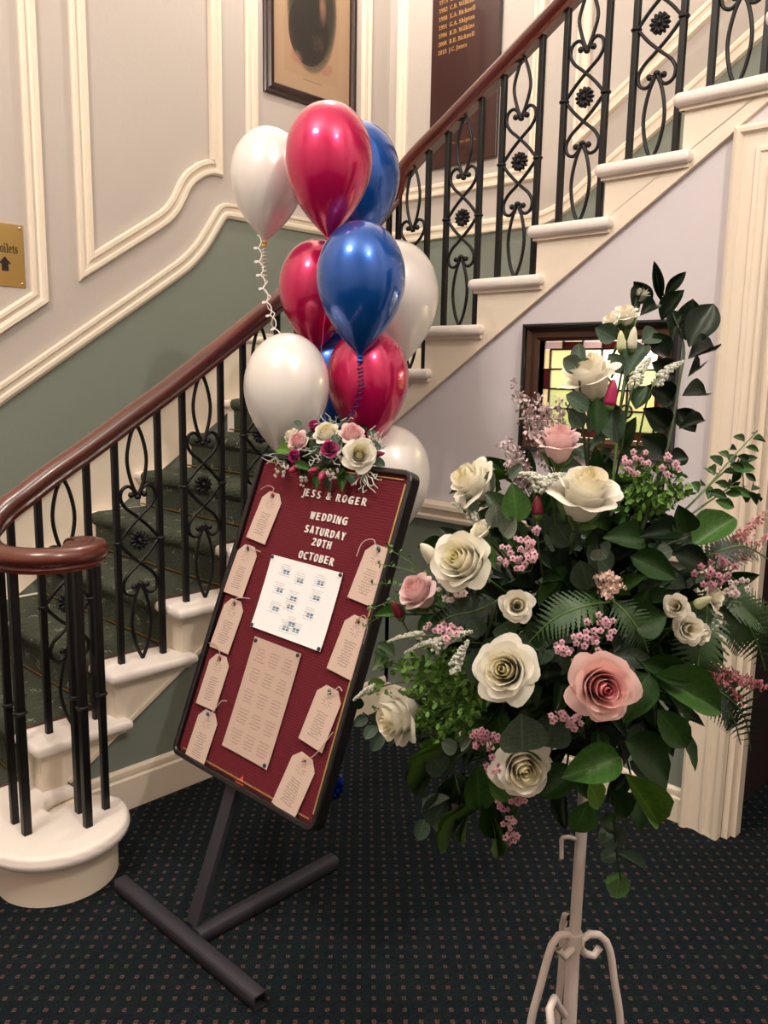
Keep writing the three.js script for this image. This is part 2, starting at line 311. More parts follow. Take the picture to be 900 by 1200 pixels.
// stair carpet (a runner of its own) and brass rods
{
  const X0 = -1.09, X1 = -0.125, T = 0.009, line = [];
  const push = (z, y) => line.push([z, y]);
  push(1.84, 0.02); push(1.805 + T, 0.1);
  for (let n = 1; n <= 8; n++) {
    const a = n === 1 ? 1.84 : nose1(n), y = n * R;
    if (n > 1) { push(a - 0.014, y - R + 0.02); push(a - 0.014, y - 0.05); }
    push(a - 0.008, y - 0.048); for (const k of [-0.9, -0.3, 0.3, 0.9]) push(a - 0.018 + (0.02 + T) * Math.cos(k), y - 0.02 + (0.02 + T) * Math.sin(k)); push(a - 0.03, y + T);
    if (n < 8) push(nose1(n + 1) - 0.012, y + T);
  }
  push(W2 + 0.05, 8 * R + T);
  const pos = [], uv = []; let len = 0;
  const q = (p, z) => [p[0], p[1], z];
  for (let i = 0; i < line.length - 1; i++) {
    const A = line[i], B = line[i + 1], l2 = len + Math.hypot(B[0] - A[0], B[1] - A[1]);
    for (const [p, x, l] of [[A, X0, len], [A, X1, len], [B, X1, l2], [A, X0, len], [B, X1, l2], [B, X0, l2]]) { pos.push(x, p[1], p[0]); uv.push(x / 0.6, l / 0.6); }
    for (const x of [X0, X1]) { const A2 = [A[0] - T, A[1] - T], B2 = [B[0] - T, B[1] - T]; for (const p of [A, B, B2, A, B2, A2]) { pos.push(x, p[1], p[0]); uv.push(0.1, 0.1); } }
    len = l2;
  }
  const runner = single('stair_carpet', 'dark green flecked carpet running up the lower flight of stairs', 'carpet', toCreasedNormals(rawGeo(pos, uv), 1.0), mStairCarpet);
  for (let n = 2; n <= 8; n++) { const z = nose1(n) - 0.008, y = (n - 1) * R + 0.018; part('stair_rod', rod(V(X0 - 0.03, y, z), V(X1 + 0.03, y, z), 0.004), std('#8a6a34', 0.4, { metalness: 0.8 }), stairs); }
}

// ------------------------------------------------------------------ balustrade
const rail = thing('balustrade', 'polished mahogany handrail on black wrought-iron balusters following both flights of stairs', 'balustrade');
const lower = [V(-0.05, 1.773, 0.58), V(-0.05, 1.593, 0.839), V(-0.05, 1.45, 1.053), V(-0.05, 1.346, 1.218), V(-0.05, 1.249, 1.371), V(-0.05, 1.181, 1.486)];
const upper = [V(0.01, 2.349, -0.05), V(0.255, 2.497, -0.05), V(0.53, 2.658, -0.05), V(0.723, 2.775, -0.05), V(1.3, 3.13, -0.05), V(2.05, 3.6, -0.05)];
const volute = [V(-0.05, 1.122, 1.575), V(-0.05, 1.078, 1.64), V(-0.032, 1.035, 1.69), V(0.03, 1.004, 1.722), V(0.11, 0.988, 1.732), V(0.19, 0.985, 1.722), V(0.25, 0.985, 1.688), V(0.285, 0.985, 1.635), V(0.29, 0.985, 1.57), V(0.262, 0.985, 1.51), V(0.215, 0.985, 1.488), V(0.178, 0.985, 1.51), V(0.185, 0.985, 1.545)];
const turn = [V(-0.05, 1.95, 0.32), V(-0.05, 2.08, 0.14), V(-0.047, 2.18, 0.03), V(-0.035, 2.26, -0.03)];
const railPts = cr([...volute.slice().reverse(), ...lower.slice().reverse(), ...turn, ...upper], 220);
const railProf = [[-0.022, -0.036], [-0.026, -0.024], [-0.021, -0.018], [-0.033, -0.008], [-0.036, 0.004], [-0.033, 0.017], [-0.024, 0.027], [-0.01, 0.033], [0.01, 0.033], [0.024, 0.027], [0.033, 0.017], [0.036, 0.004], [0.033, -0.008], [0.021, -0.018], [0.026, -0.024], [0.022, -0.036]];
part('handrail', sweep(railPts, railProf), mWood, rail);
part('volute_cap', new THREE.LatheGeometry([[0, 0.035], [0.034, 0.034], [0.042, 0.028], [0.046, 0.012], [0.042, -0.008], [0.034, -0.036], [0, -0.036]].map(([a, b]) => new THREE.Vector2(a, b)), 32).translate(0.218, 0.979, 1.538), mWood, rail);
const railUnder = (x, z) => { let best = 1e9, y = 0; for (const p of railPts) { const d = (p.x - x) ** 2 + (p.z - z) ** 2; if (d < best) { best = d; y = p.y; } } return y; };
const railY1 = (z) => { for (let i = 0; i < railPts.length - 1; i++) { const a = railPts[i], b = railPts[i + 1]; if (a.x < -0.03 && a.z >= z && b.z <= z && a.y < 2.3) return a.y + (b.y - a.y) * (a.z - z) / (a.z - b.z || 1); } return railUnder(-0.05, z); };
const railY2 = (x) => { for (let i = 0; i < railPts.length - 1; i++) { const a = railPts[i], b = railPts[i + 1]; if (a.z < 0.1 && a.x <= x && b.x >= x && a.y > 2.2) return a.y + (b.y - a.y) * (x - a.x) / (b.x - a.x || 1); } return railUnder(x, -0.05); };
const BAR = 0.0205;
function baluster(x, z, y0, y1, collarY, w = BAR) {
  const m = part('baluster', box(-w / 2, w / 2, y0 - 0.01, y1, -w / 2, w / 2, 0.003).translate(x, 0, z), mIron, rail);
  if (collarY) part('collar', new THREE.TorusGeometry(w * 0.62, 0.006, 6, 12).rotateX(Math.PI / 2).translate(x, collarY, z), mIron, m);
  return m;
}
// scroll panel: built in a plane, a = along the rail (to the left is lower), b = height from tread; half width h, total height H, middle at M
function scrollGeo(h, M, H, slope) {
  const r = 0.0062, list = [], P = (pts) => list.push(tube(pts.map(([a, b]) => V(a, b, 0)), r, pts.length * 5, 6));
  const q = 0.15;                                   // knots above and below the rosette
  for (const s of [-1, 1]) {
    P([[0, 0.0], [s * 0.022, 0.05], [s * 0.036, (M - q) * 0.5], [s * 0.022, M - q - 0.05], [0, M - q]]);           // lower pointed oval
    P([[0, M + q], [s * 0.022, M + q + 0.05], [s * 0.036, (M + q + H) * 0.5], [s * 0.022, H - 0.05], [0, H]]);      // upper pointed oval
    for (const t of [-1, 1]) {                        // hearts: out of the lattice, round, and curled back to the knot
      P([[-s * (h - 0.004), M], [-s * 0.036, M + t * 0.046], [s * 0.012, M + t * 0.088], [s * 0.048, M + t * 0.118], [s * 0.064, M + t * 0.148], [s * 0.057, M + t * 0.178], [s * 0.034, M + t * 0.188], [s * 0.014, M + t * 0.172], [s * 0.016, M + t * 0.156], [s * 0.027, M + t * 0.154]].map(([a, b]) => [a, b]));
      list.push(new THREE.SphereGeometry(0.0105, 8, 6).translate(s * 0.025, M + t * 0.158, 0));
    }
  }
  for (const t of [-1, 1]) list.push(new THREE.SphereGeometry(0.012, 8, 6).scale(1, 0.8, 1).translate(0, M + t * q, 0));
  return merge(list);
}
function rosetteGeo() {
  const list = [];
  for (let k = 0; k < 12; k++) { const a = k / 12 * 6.2832; list.push(new THREE.SphereGeometry(0.0095, 7, 5).scale(1.3, 0.7, 0.8).rotateZ(a).translate(Math.cos(a) * 0.023, Math.sin(a) * 0.023, 0.004)); }
  list.push(new THREE.CylinderGeometry(0.025, 0.025, 0.012, 20).rotateX(Math.PI / 2), new THREE.SphereGeometry(0.011, 10, 8).translate(0, 0, 0.006));
  const back = list.slice(0, 12).map((g) => g.clone().translate(0, 0, -0.01));
  return merge([...list, ...back]);
}
const gRos = rosetteGeo(), HW = 0.081;
function bay(x, z, dx, dz, y, railY, rot) {          // one tread's set: bar, scroll panel, bar
  const x2 = x + dx * 2 * HW, z2 = z + dz * 2 * HW, xm = x + dx * HW, zm = z + dz * HW;
  const M = 0.42, H = railY(dx ? xm : zm) - 0.03 - y, sl = 0.0;
  baluster(x, z, y, railY(dx ? x : z) - 0.03, y + M);
  const s = part('scroll_panel', scrollGeo(HW, M, H, sl).rotateY(rot).translate(xm, y, zm), mIron, rail);
  part('rosette', gRos.clone().rotateY(rot).translate(xm, y + M, zm), mIron, s);
  baluster(x2, z2, y, railY(dx ? x2 : z2) - 0.03, y + M);
}
for (let n = 2; n <= 7; n++) bay(-0.05, nose1(n) - 0.083, 0, -1, n * R, railY1, Math.PI / 2);
for (let m = 9; m <= 17; m++) bay(nose2(m) + 0.083, -0.05, 1, 0, m * R, railY2, 0);
baluster(-0.05, -0.02, 8 * R, 2.19, 0); 
for (const [x, z, w, c] of [[0.118, 1.723, BAR, 0.5], [0.202, 1.724, 0.024, 0.5], [0.286, 1.579, 0.023, 0.5], [0.228, 1.491, BAR, 0.5], [-0.048, 1.621, BAR, 0.45], [0.192, 1.556, 0.026, 0.5]]) baluster(x, z, R, railUnder(x, z) - 0.028, R + c - 0.13, w);

// ------------------------------------------------------------------ pictures, sign, window
const frameProf = (w, d) => [[w / 2, 0], [w / 2, d], [w / 2 - 0.006, d + 0.004], [w * 0.15, d], [-w * 0.1, d * 0.6], [-w * 0.35, d * 0.65], [-w / 2, d * 0.45], [-w / 2, 0]];
{ // framed portrait on the left wall
  const z0 = -0.25, z1 = -0.915, y0 = 2.945, y1 = 3.87, w = 0.055;
  const o = thing('framed_picture', 'dark wooden frame around an old sepia engraving, hanging high on the stair wall', 'picture', null, V(W1, y0, (z0 + z1) / 2));
  const mapP = (a, b, h) => V(h, b - y0, a - (z0 + z1) / 2);
  part('frame', moulding([[z0 - w / 2, y0 + w / 2], [z1 + w / 2, y0 + w / 2], [z1 + w / 2, y1 - w / 2], [z0 - w / 2, y1 - w / 2]].reverse(), frameProf(w, 0.026), mapP, true), mDarkWood, o);
  const t = canvasTex(512, 720, (c, W, H) => {
    c.fillStyle = '#a98c70'; c.fillRect(0, 0, W, H);
    for (let i = 0; i < 900; i++) { c.fillStyle = `rgba(${90 + 60 * rnd() | 0},${70 + 40 * rnd() | 0},50,0.05)`; c.fillRect(rnd() * W, rnd() * H, 30 * rnd(), 4 * rnd()); }
    c.fillStyle = '#a5876a'; c.fillRect(92, 60, W - 184, H - 150);
    for (let i = 0; i < 26; i++) { c.fillStyle = 'rgba(45,38,34,0.10)'; c.beginPath(); c.ellipse(256 + 14 * (rnd() - 0.5), 330 + 40 * (rnd() - 0.5), 150 - i * 1.2, 270 - i * 3, 0.04, 0, 7); c.fill(); }
    c.fillStyle = 'rgba(30,25,24,0.75)'; c.beginPath(); c.ellipse(235, 430, 120, 150, 0.15, 0, 7); c.fill();
    c.fillStyle = '#8a6f55'; c.beginPath(); c.ellipse(262, 190, 38, 50, 0, 0, 7); c.fill();
    c.fillStyle = 'rgba(40,32,30,0.8)'; c.beginPath(); c.ellipse(262, 145, 42, 22, 0, 0, 7); c.fill();
    for (let i = 0; i < 1500; i++) { const a = rnd() * 6.283, q = Math.sqrt(rnd()), x = 250 + 140 * q * Math.cos(a), y = 350 + 240 * q * Math.sin(a); c.strokeStyle = `rgba(${25 + 40 * rnd() | 0},${20 + 34 * rnd() | 0},${18 + 30 * rnd() | 0},0.25)`; c.lineWidth = 3; c.beginPath(); c.moveTo(x, y); c.lineTo(x + 16 * (rnd() - 0.5), y + 26 * (rnd() - 0.5)); c.stroke(); }
    for (let i = 0; i < 60; i++) { c.fillStyle = 'rgba(150,120,92,0.10)'; c.fillStyle = 'rgba(140,112,86,0.05)'; c.beginPath(); c.ellipse(318 + 26 * (rnd() - 0.5), 320 + 90 * (rnd() - 0.5), 12, 36, 0.15, 0, 7); c.fill(); c.beginPath(); c.ellipse(290 + 70 * (rnd() - 0.5), 470 + 60 * (rnd() - 0.5), 16, 5, rnd() * 3, 0, 7); c.fill(); c.beginPath(); c.ellipse(160 + 40 * (rnd() - 0.5), 560 + 30 * (rnd() - 0.5), 26, 12, 0.7, 0, 7); c.fill(); c.beginPath(); c.ellipse(350 + 40 * (rnd() - 0.5), 570 + 30 * (rnd() - 0.5), 26, 12, -0.7, 0, 7); c.fill(); }
    c.strokeStyle = 'rgba(60,50,40,0.6)'; c.lineWidth = 2; c.beginPath(); for (let x = 200; x < 320; x += 4) c.lineTo(x, 640 + 3 * Math.sin(x)); c.stroke();
  });
  const g = new THREE.PlaneGeometry(z0 - z1 - 0.06, y1 - y0 - 0.06).rotateY(Math.PI / 2).translate(0.008, (y1 - y0) / 2, 0);
  part('print', g, std('#ffffff', 0.5, { map: t }), o);
}
{ // honours board on the back wall
  const x0 = -0.845, x1 = -0.372, y0 = 2.672, y1 = 4.05;
  const o = thing('honours_board', 'dark maroon wooden honours board with gold painted dates and names behind the upper handrail', 'board', null, V((x0 + x1) / 2, y0, W2));
  part('panel', box((x0 - x1) / 2, (x1 - x0) / 2, 0, y1 - y0, 0.002, 0.024, 0.004), mDarkWood, o);
  const t = canvasTex(768, 2048, (c, W, H) => {
    c.fillStyle = '#34110f'; c.fillRect(0, 0, W, H); const k = H / (y1 - y0);
    const rows = [['1964', 'D. V.'], ['1975', 'B.M. Moran'], ['1982', 'C.R. Wilkins'], ['1988', 'E.A. Bicknell'], ['1991', 'G.A. Shipton'], ['1996', 'K.D. Wilkins'], ['2008', 'B.R. Bicknell'], ['2013', 'J.C. Jones']];
    c.fillStyle = '#b98f4e'; c.textBaseline = 'alphabetic'; c.font = 'bold 46px serif';
    rows.forEach(([d, n], i) => { const y = H - k * (0.60 + (rows.length - 1 - i) * 0.0435); c.textAlign = 'left'; c.fillText(d, 75, y); c.fillText(n, 205, y, 300); });
    c.strokeStyle = '#8f6d36'; c.lineWidth = 5; for (let i = 0, x = 190; x < 620; i++) { const w = 24 + 60 * rnd(); c.beginPath(); for (let q = 0; q < w; q += 6) c.lineTo(x + q, H - k * 0.11 + (rnd() - 0.5) * 22); c.stroke(); x += w + 16; }
  });
  part('lettering', new THREE.PlaneGeometry(x1 - x0 - 0.01, y1 - y0 - 0.01).translate(0, (y1 - y0) / 2, 0.0252), phys('#ffffff', 0.4, { map: t, clearcoat: 0.3 }), o);
}
{ // brass sign
  const z0 = 1.043, z1 = 1.345, y0 = 1.845, y1 = 2.102;
  const o = thing('brass_sign', 'polished brass plate lettered Toilets with an arrow at the left of the stair wall', 'sign', null, V(W1, y0, (z0 + z1) / 2));
  part('plate', box(0.001, 0.005, 0, y1 - y0, (z0 - z1) / 2, (z1 - z0) / 2, 0.001), std('#d8b56a', 0.3, { metalness: 0.85 }), o);
  const font = await new FontLoader().loadAsync('fonts/droid/droid_serif_bold.typeface.json');
  const tg = new TextGeometry('Toilets', { font, size: 0.028, depth: 0.001, curveSegments: 3 }); tg.computeBoundingBox();
  const w = tg.boundingBox.max.x; tg.scale(0.092 / w, 1.25, 1).rotateY(Math.PI / 2).translate(0.005, 0.138, -0.032);
  const mBlack = std('#17130d', 0.5);
  part('lettering', tg, mBlack, o);
  part('arrow', extr([[-0.014, 0], [0.014, 0], [0.014, 0.03], [0.026, 0.03], [0, 0.06], [-0.026, 0.03], [-0.014, 0.03]], 0.001).rotateY(Math.PI / 2).translate(0.005, 0.062, -0.068), mBlack, o);
  for (const [a, b] of [[0.0, 0], [1, 0], [0, 1], [1, 1]]) part('screw', new THREE.SphereGeometry(0.006, 10, 6).scale(0.5, 1, 1).translate(0.006, 0.014 + b * (y1 - y0 - 0.028), (a ? 1 : -1) * ((z1 - z0) / 2 - 0.014)), std('#d8c9a0', 0.25, { metalness: 1 }), o);
}
{ // stained-glass window in the spandrel wall; recess and lamp behind are added for glow
  const x0 = 0.675, x1 = 1.275, y0 = 1.23, y1 = 1.695, w = 0.06, zf = -0.012;
  const o = struct('window_1', moulding([[x0 + w / 2, y0 + w / 2], [x1 - w / 2, y0 + w / 2], [x1 - w / 2, y1 - w / 2], [x0 + w / 2, y1 - w / 2]].reverse(), [[w / 2, 0], [w / 2, 0.03], [w / 2 - 0.008, 0.038], [w / 2 - 0.016, 0.034], [w / 2 - 0.018, 0.024]], (a, b, h) => V(a, b, zf + h), true), std('#0c0a0b', 0.35));
  part('inner_frame', moulding([[x0 + w / 2, y0 + w / 2], [x1 - w / 2, y0 + w / 2], [x1 - w / 2, y1 - w / 2], [x0 + w / 2, y1 - w / 2]].reverse(), [[w / 2 - 0.018, 0.0], [w / 2 - 0.018, 0.024], [0, 0.012], [-w * 0.3, 0.014], [-w / 2, 0.004], [-w / 2, -0.04]], (a, b, h) => V(a, b, zf + h), true), std('#4d3426', 0.32, { metalness: 0.3 }), o);
  const gl = (c, e) => phys(c, 0.45, { transmission: 0.75, thickness: 0 });
  const mats = { y: gl('#f0efda'), g: gl('#dfe8cc'), w: gl('#fffdfa'), a: gl('#f3ead2'), r: gl('#7a1f22'), p: gl('#d9c9d4') };
  const lead = [], mLead = std('#15120f', 0.5), zg = zf - 0.03, bx = WX0 + 0.002, by = WY0 + 0.002, bX = WX1 - 0.002, bY = WY1 - 0.002;
  const pane = (a0, a1, b0, b1, m) => part('pane', box(a0 + 0.001, a1 - 0.001, b0 + 0.001, b1 - 0.001, zg - 0.002, zg + 0.002), mats[m], o);
  const bt = 0.028, xs = [bx, bx + bt], ys = [by, by + bt];
  const cols = 4, rows = 4, cw = (bX - bx - 2 * bt) / cols, rh = (bY - by - 2 * bt) / rows;
  const pat = ['gyyg', 'ggaa', 'ywwy', 'ywww'];
  for (let i = 0; i < cols; i++) for (let j = 0; j < rows; j++) pane(bx + bt + i * cw, bx + bt + (i + 1) * cw, by + bt + j * rh, by + bt + (j + 1) * rh, pat[j][i]);
  for (let i = 0; i < 6; i++) { const a = bx + (bX - bx) / 6 * i, b = bx + (bX - bx) / 6 * (i + 1); pane(a, b, by, by + bt, 'r'); pane(a, b, bY - bt, bY, i % 2 ? 'r' : 'p'); }
  for (let j = 0; j < rows; j++) { pane(bx, bx + bt, by + bt + j * rh, by + bt + (j + 1) * rh, j % 2 ? 'a' : 'r'); pane(bX - bt, bX, by + bt + j * rh, by + bt + (j + 1) * rh, j % 2 ? 'r' : 'a'); }
  const bar = (a0, b0, a1, b1, t = 0.003) => lead.push(box(Math.min(a0, a1) - t, Math.max(a0, a1) + t, Math.min(b0, b1) - t, Math.max(b0, b1) + t, zg - 0.005, zg + 0.006));
  for (let i = 0; i <= cols; i++) bar(bx + bt + i * cw, by + bt, bx + bt + i * cw, bY - bt); for (let j = 0; j <= rows; j++) bar(bx + bt, by + bt + j * rh, bX - bt, by + bt + j * rh);
  for (let i = 1; i < 6; i++) for (const [u, v] of [[by, by + bt], [bY - bt, bY]]) { const a = bx + (bX - bx) / 6 * i; bar(a, u, a, v, 0.002); }
  for (let j = 1; j < rows; j++) for (const [u, v] of [[bx, bx + bt], [bX - bt, bX]]) bar(u, by + bt + j * rh, v, by + bt + j * rh, 0.002);
  for (const [i, j, rad] of [[1, 3, 0.022], [3, 3, 0.022], [2, 2, 0.05], [1, 1, 0.022], [3, 1, 0.022]]) {
    const cx = bx + bt + i * cw, cy = by + bt + j * rh;
    lead.push(new THREE.TorusGeometry(rad, 0.004, 6, 28).translate(cx, cy, zg + 0.003));
    part('roundel', new THREE.CylinderGeometry(rad, rad, 0.004, 28).rotateX(Math.PI / 2).translate(cx, cy, zg + 0.002), mats[rad > 0.03 ? 'a' : 'g'], o);
  }
  part('lead_came', merge(lead), mLead, o);
  struct('wall_added_recess', merge([box(WX0 - 0.05, WX0, WY0 - 0.05, WY1 + 0.05, -0.34, -0.113), box(WX1, WX1 + 0.05, WY0 - 0.05, WY1 + 0.05, -0.34, -0.113), box(WX0, WX1, WY0 - 0.05, WY0, -0.34, -0.113), box(WX0, WX1, WY1, WY1 + 0.05, -0.34, -0.113), box(WX0 - 0.05, WX1 + 0.05, WY0 - 0.05, WY1 + 0.05, -0.36, -0.34)]), std('#c9c2a4', 0.8));  // added box round the lamp, unseen behind the glass
  const L = thing('added_strip_lamp', 'added unseen tube lamp making the top of the stained-glass window glow', 'lamp', null, V((WX0 + WX1) / 2 + 0.03, WY1 - 0.045, -0.2));
  part('tube', new THREE.CylinderGeometry(0.012, 0.012, 0.26, 16).rotateZ(Math.PI / 2), std('#ffffff', 0.5, { emissive: new THREE.Color(1, 0.93, 0.75), emissiveIntensity: 9 }), L);
  part('cap', merge([-1, 1].map((s) => new THREE.CylinderGeometry(0.014, 0.014, 0.02, 16).rotateZ(Math.PI / 2).translate(s * 0.14, 0, 0))), mIron, L);
  for (const x of [-0.07, 0.07]) { const p = new THREE.PointLight(new THREE.Color(1, 0.9, 0.7), 0.2, 0, 2); p.position.set(x, -0.02, 0.01); p.castShadow = true; L.add(p); }
}

// ------------------------------------------------------------------ notice board on its stand
const TILT = 21.5 * Math.PI / 180, BO = V(0.76, 0, 1.545);
const bU = V(1, 0, 0), bV = V(0, Math.cos(TILT), -Math.sin(TILT)), bN = V(0, Math.sin(TILT), Math.cos(TILT));
const bp = (u, v, w = 0) => BO.clone().addScaledVector(bU, u).addScaledVector(bV, v).addScaledVector(bN, w);
const bM = (u, v, w = 0, roll = 0) => new THREE.Matrix4().makeBasis(bU, bV, bN).setPosition(bp(u, v, w)).multiply(new THREE.Matrix4().makeRotationZ(roll));
{
  const o = thing('notice_board', 'tilted maroon felt letter board in a black frame on a dark metal floor stand', 'notice board', null, V(0.724, 0, 1.53));
  const loc = (g, m) => g.applyMatrix4(m).translate(-0.724, 0, -1.53);
  const u0 = -0.3, u1 = 0.324, v0 = 0.428, v1 = 1.352, uc = (u0 + u1) / 2, vc = (v0 + v1) / 2, hw = (u1 - u0) / 2, hh = (v1 - v0) / 2;
  const felt = tex(256, (u, v) => { const n = vn(u * 120, v * 120, 120), g = Math.abs(((v * 16) % 1) - 0.5) < 0.12 ? 0.72 : 1; return [(0.38 + 0.08 * n) * g, (0.055 + 0.03 * n) * g, (0.115 + 0.04 * n) * g]; });
  const feltB = tex(256, (u, v) => Math.abs(((v * 16) % 1) - 0.5) < 0.12 ? 0.2 : 0.6 + 0.3 * vn(u * 120, v * 120, 120), false);
  part('felt_panel', muv(loc(box(-hw + 0.01, hw - 0.01, -hh + 0.01, hh - 0.01, -0.012, 0), new THREE.Matrix4()), 0.12).translate(0.724, 0, 1.53).applyMatrix4(bM(uc, vc)).translate(-0.724, 0, -1.53), std('#ffffff', 0.95, { map: felt, bumpMap: feltB, bumpScale: 0.002 }), o);
  const rc = 0.028, ring = [...arcPts(hw - rc, hh - rc, rc, 0, Math.PI / 2, 6), ...arcPts(-hw + rc, hh - rc, rc, Math.PI / 2, Math.PI, 6), ...arcPts(-hw + rc, -hh + rc, rc, Math.PI, 1.5 * Math.PI, 6), ...arcPts(hw - rc, -hh + rc, rc, 1.5 * Math.PI, 2 * Math.PI, 6)];
  part('frame', loc(moulding(ring, [[0, -0.02], [0, 0.012], [0.003, 0.016], [0.012, 0.016], [0.015, 0.012], [0.015, 0.0]], (a, b, h) => V(a, b, h), true), bM(uc, vc)), phys('#120e0f', 0.35, { clearcoat: 0.4 }), o);
  const inset = 0.023;
  part('gold_inlay', loc(merge([box(hw - inset - 0.005, hw - inset, -hh + 0.04, hh - 0.035, 0, 0.004), box(-hw + 0.035, hw - 0.035, hh - inset - 0.003, hh - inset, 0, 0.004), box(-hw + 0.035, hw - 0.035, -hh + inset, -hh + inset + 0.003, 0, 0.004)]), bM(uc, vc)), std('#cdb072', 0.3, { metalness: 0.7 }), o);
  part('backing', loc(box(-hw + 0.012, hw - 0.012, -hh + 0.012, hh - 0.012, -0.022, -0.013), bM(uc, vc)), std('#1a1718', 0.7), o);
  // stand
  const mSt = std('#3a3740', 0.5, { metalness: 0.3, bumpMap: wallBump, bumpScale: 0.0008 });
  const steel = (len, w, h) => crease(extr([[-w / 2 + 0.004, -h / 2], [w / 2 - 0.004, -h / 2], [w / 2, -h / 2 + 0.004], [w / 2, h / 2 - 0.004], [w / 2 - 0.004, h / 2], [-w / 2 + 0.004, h / 2], [-w / 2, h / 2 - 0.004], [-w / 2, -h / 2 + 0.004]], len, 0, [[[-w / 2 + 0.005, -h / 2 + 0.005], [-w / 2 + 0.005, h / 2 - 0.005], [w / 2 - 0.005, h / 2 - 0.005], [w / 2 - 0.005, -h / 2 + 0.005]]]), 0.8);
  part('foot_bar', steel(0.66, 0.04, 0.04).rotateY(Math.PI / 2).translate(-0.325, 0.021, 0.012), mSt, o);
  part('foot_bar', steel(0.5, 0.04, 0.04).translate(0.03, 0.021, -0.51), mSt, o);
  const post = box(-0.022, 0.022, 0, 0.95, -0.009, 0.009, 0.003).rotateX(-TILT).translate(0.0, 0.035, -0.022);
  part('post', post, mSt, o);
  // letters
  const font = await new FontLoader().loadAsync('fonts/droid/droid_sans_bold.typeface.json');
  const mLet = std('#f2ede8', 0.45);
  for (const [word, a, b, v] of [['JESS & ROGER', -0.078, 0.186, 1.243], ['WEDDING', -0.02, 0.136, 1.183], ['SATURDAY', -0.025, 0.143, 1.142], ['20TH', 0.018, 0.1, 1.11], ['OCTOBER', -0.02, 0.128, 1.069]]) {
    const chars = [...word], wd = chars.map((c) => c === ' ' ? 0.55 : c === 'I' || c === 'J' ? 0.6 : 'WMG&'.includes(c) ? 1.15 : 1), tot = wd.reduce((p, c) => p + c, 0), k = (b - a) / tot; let x = a;
    chars.forEach((c, i) => {
      if (c !== ' ') { const g = new TextGeometry(c, { font, size: 0.0215, depth: 0.003, curveSegments: 3 }); g.computeBoundingBox(); const bb = g.boundingBox, w = bb.max.x - bb.min.x; g.translate(-bb.min.x, 0, 0).scale(Math.min(1.05, k * wd[i] * 0.70 / w), 1, 1); part('letter', loc(g, bM(x + k * wd[i] * 0.1, v + rr(-0.001, 0.001), 0.0005)), mLet, o); }
      x += k * wd[i];
    });
  }
  part('maker_mark', loc(merge([extr([[-0.016, -0.008], [0.002, 0.002], [0.008, 0.012], [0.011, 0.002], [0.02, -0.004], [0.004, -0.003]], 0.001), box(-0.014, 0.02, -0.013, -0.010, 0, 0.001)]), bM(0.006, 0.455, 0.001)), std('#e2664e', 0.5), o);
}
// papers and tags pinned to the board (each lies on the board, a thing of its own)
const paperLines = (c, x, y, w, n, dy, col = 'rgba(70,62,66,0.8)') => { c.strokeStyle = col; for (let i = 0; i < n; i++) { const l = w * (0.62 + 0.38 * rnd()); c.lineWidth = 3.4; c.beginPath(); const x0 = x + (w - l) / 2; for (let q = 0; q <= l; q += 5) c.lineTo(x0 + q, y + i * dy + (rnd() - 0.5) * 9); c.stroke(); } };
const pinM = std('#22324a', 0.35);
const pinG = new THREE.SphereGeometry(0.0055, 10, 8).scale(1, 1, 0.8);
const flatSheet = (w, h, bow) => grid((a, b) => V((a - 0.5) * w, (b - 0.5) * h, 0.0025 + bow * (Math.pow(Math.abs(a - 0.5) * 2, 3) + Math.pow(Math.abs(b - 0.5) * 2, 3))), 12, 14);
{
  const t = canvasTex(512, 720, (c, W, H) => {
    c.fillStyle = '#f6f5f7'; c.fillRect(0, 0, W, H);
    const cl = [[120, 110], [230, 150], [370, 120], [110, 290], [220, 330], [370, 260], [120, 470], [215, 410], [360, 430], [260, 560], [300, 600], [230, 610]];
    for (const [x, y] of cl) { paperLines(c, x - 40, y - 45, 90, 6, 20, 'rgba(120,118,130,0.55)'); for (let i = 0; i < 4; i++) { c.fillStyle = ['#3f79a3', '#2f5f8c', '#6f9fb8', '#8ea089'][(i + x) % 4 | 0]; c.fillRect(x + 10 + (i % 2) * 24 - 20, y + (i >> 1) * 22, 19, 17); } }
  });
  const o = thing('paper_sheet', 'white seating plan sheet with small blue squares pinned to the maroon board', 'paper'); o.applyMatrix4(bM(0.026, 0.952, 0.001, -0.008));
  part('sheet', flatSheet(0.297, 0.212, 0.003), std('#ffffff', 0.8, { map: t }), o);
  const k = [[-0.142, 0.1], [0.142, 0.1], [-0.142, -0.1], [0.142, -0.1]]; for (const [a, b] of k) part('pin', pinG.clone().translate(a, b, 0.01), pinM, o);
  const t2 = canvasTex(512, 768, (c, W, H) => { c.fillStyle = '#c8ad9f'; c.fillRect(0, 0, W, H); for (let i = 0; i < 500; i++) { c.fillStyle = 'rgba(150,110,90,0.06)'; c.fillRect(rnd() * W, rnd() * H, 16, 2); } for (const x of [50, 200, 350]) for (let j = 0; j < 5; j++) { paperLines(c, x, 70 + j * 140, 120, 5, 21, 'rgba(110,88,84,0.6)'); } });
  const o2 = thing('paper_sheet', 'tall light brown paper of handwritten columns below the white sheet on the maroon board', 'paper'); o2.applyMatrix4(bM(0.004, 0.668, 0.001, -0.012));
  part('sheet', flatSheet(0.2, 0.312, 0.002), std('#ffffff', 0.85, { map: t2 }), o2);
  for (const [a, b] of [[-0.09, 0.146], [0.09, 0.15], [0.088, -0.148]]) part('pin', pinG.clone().translate(a, b, 0.008), pinM, o2);
}
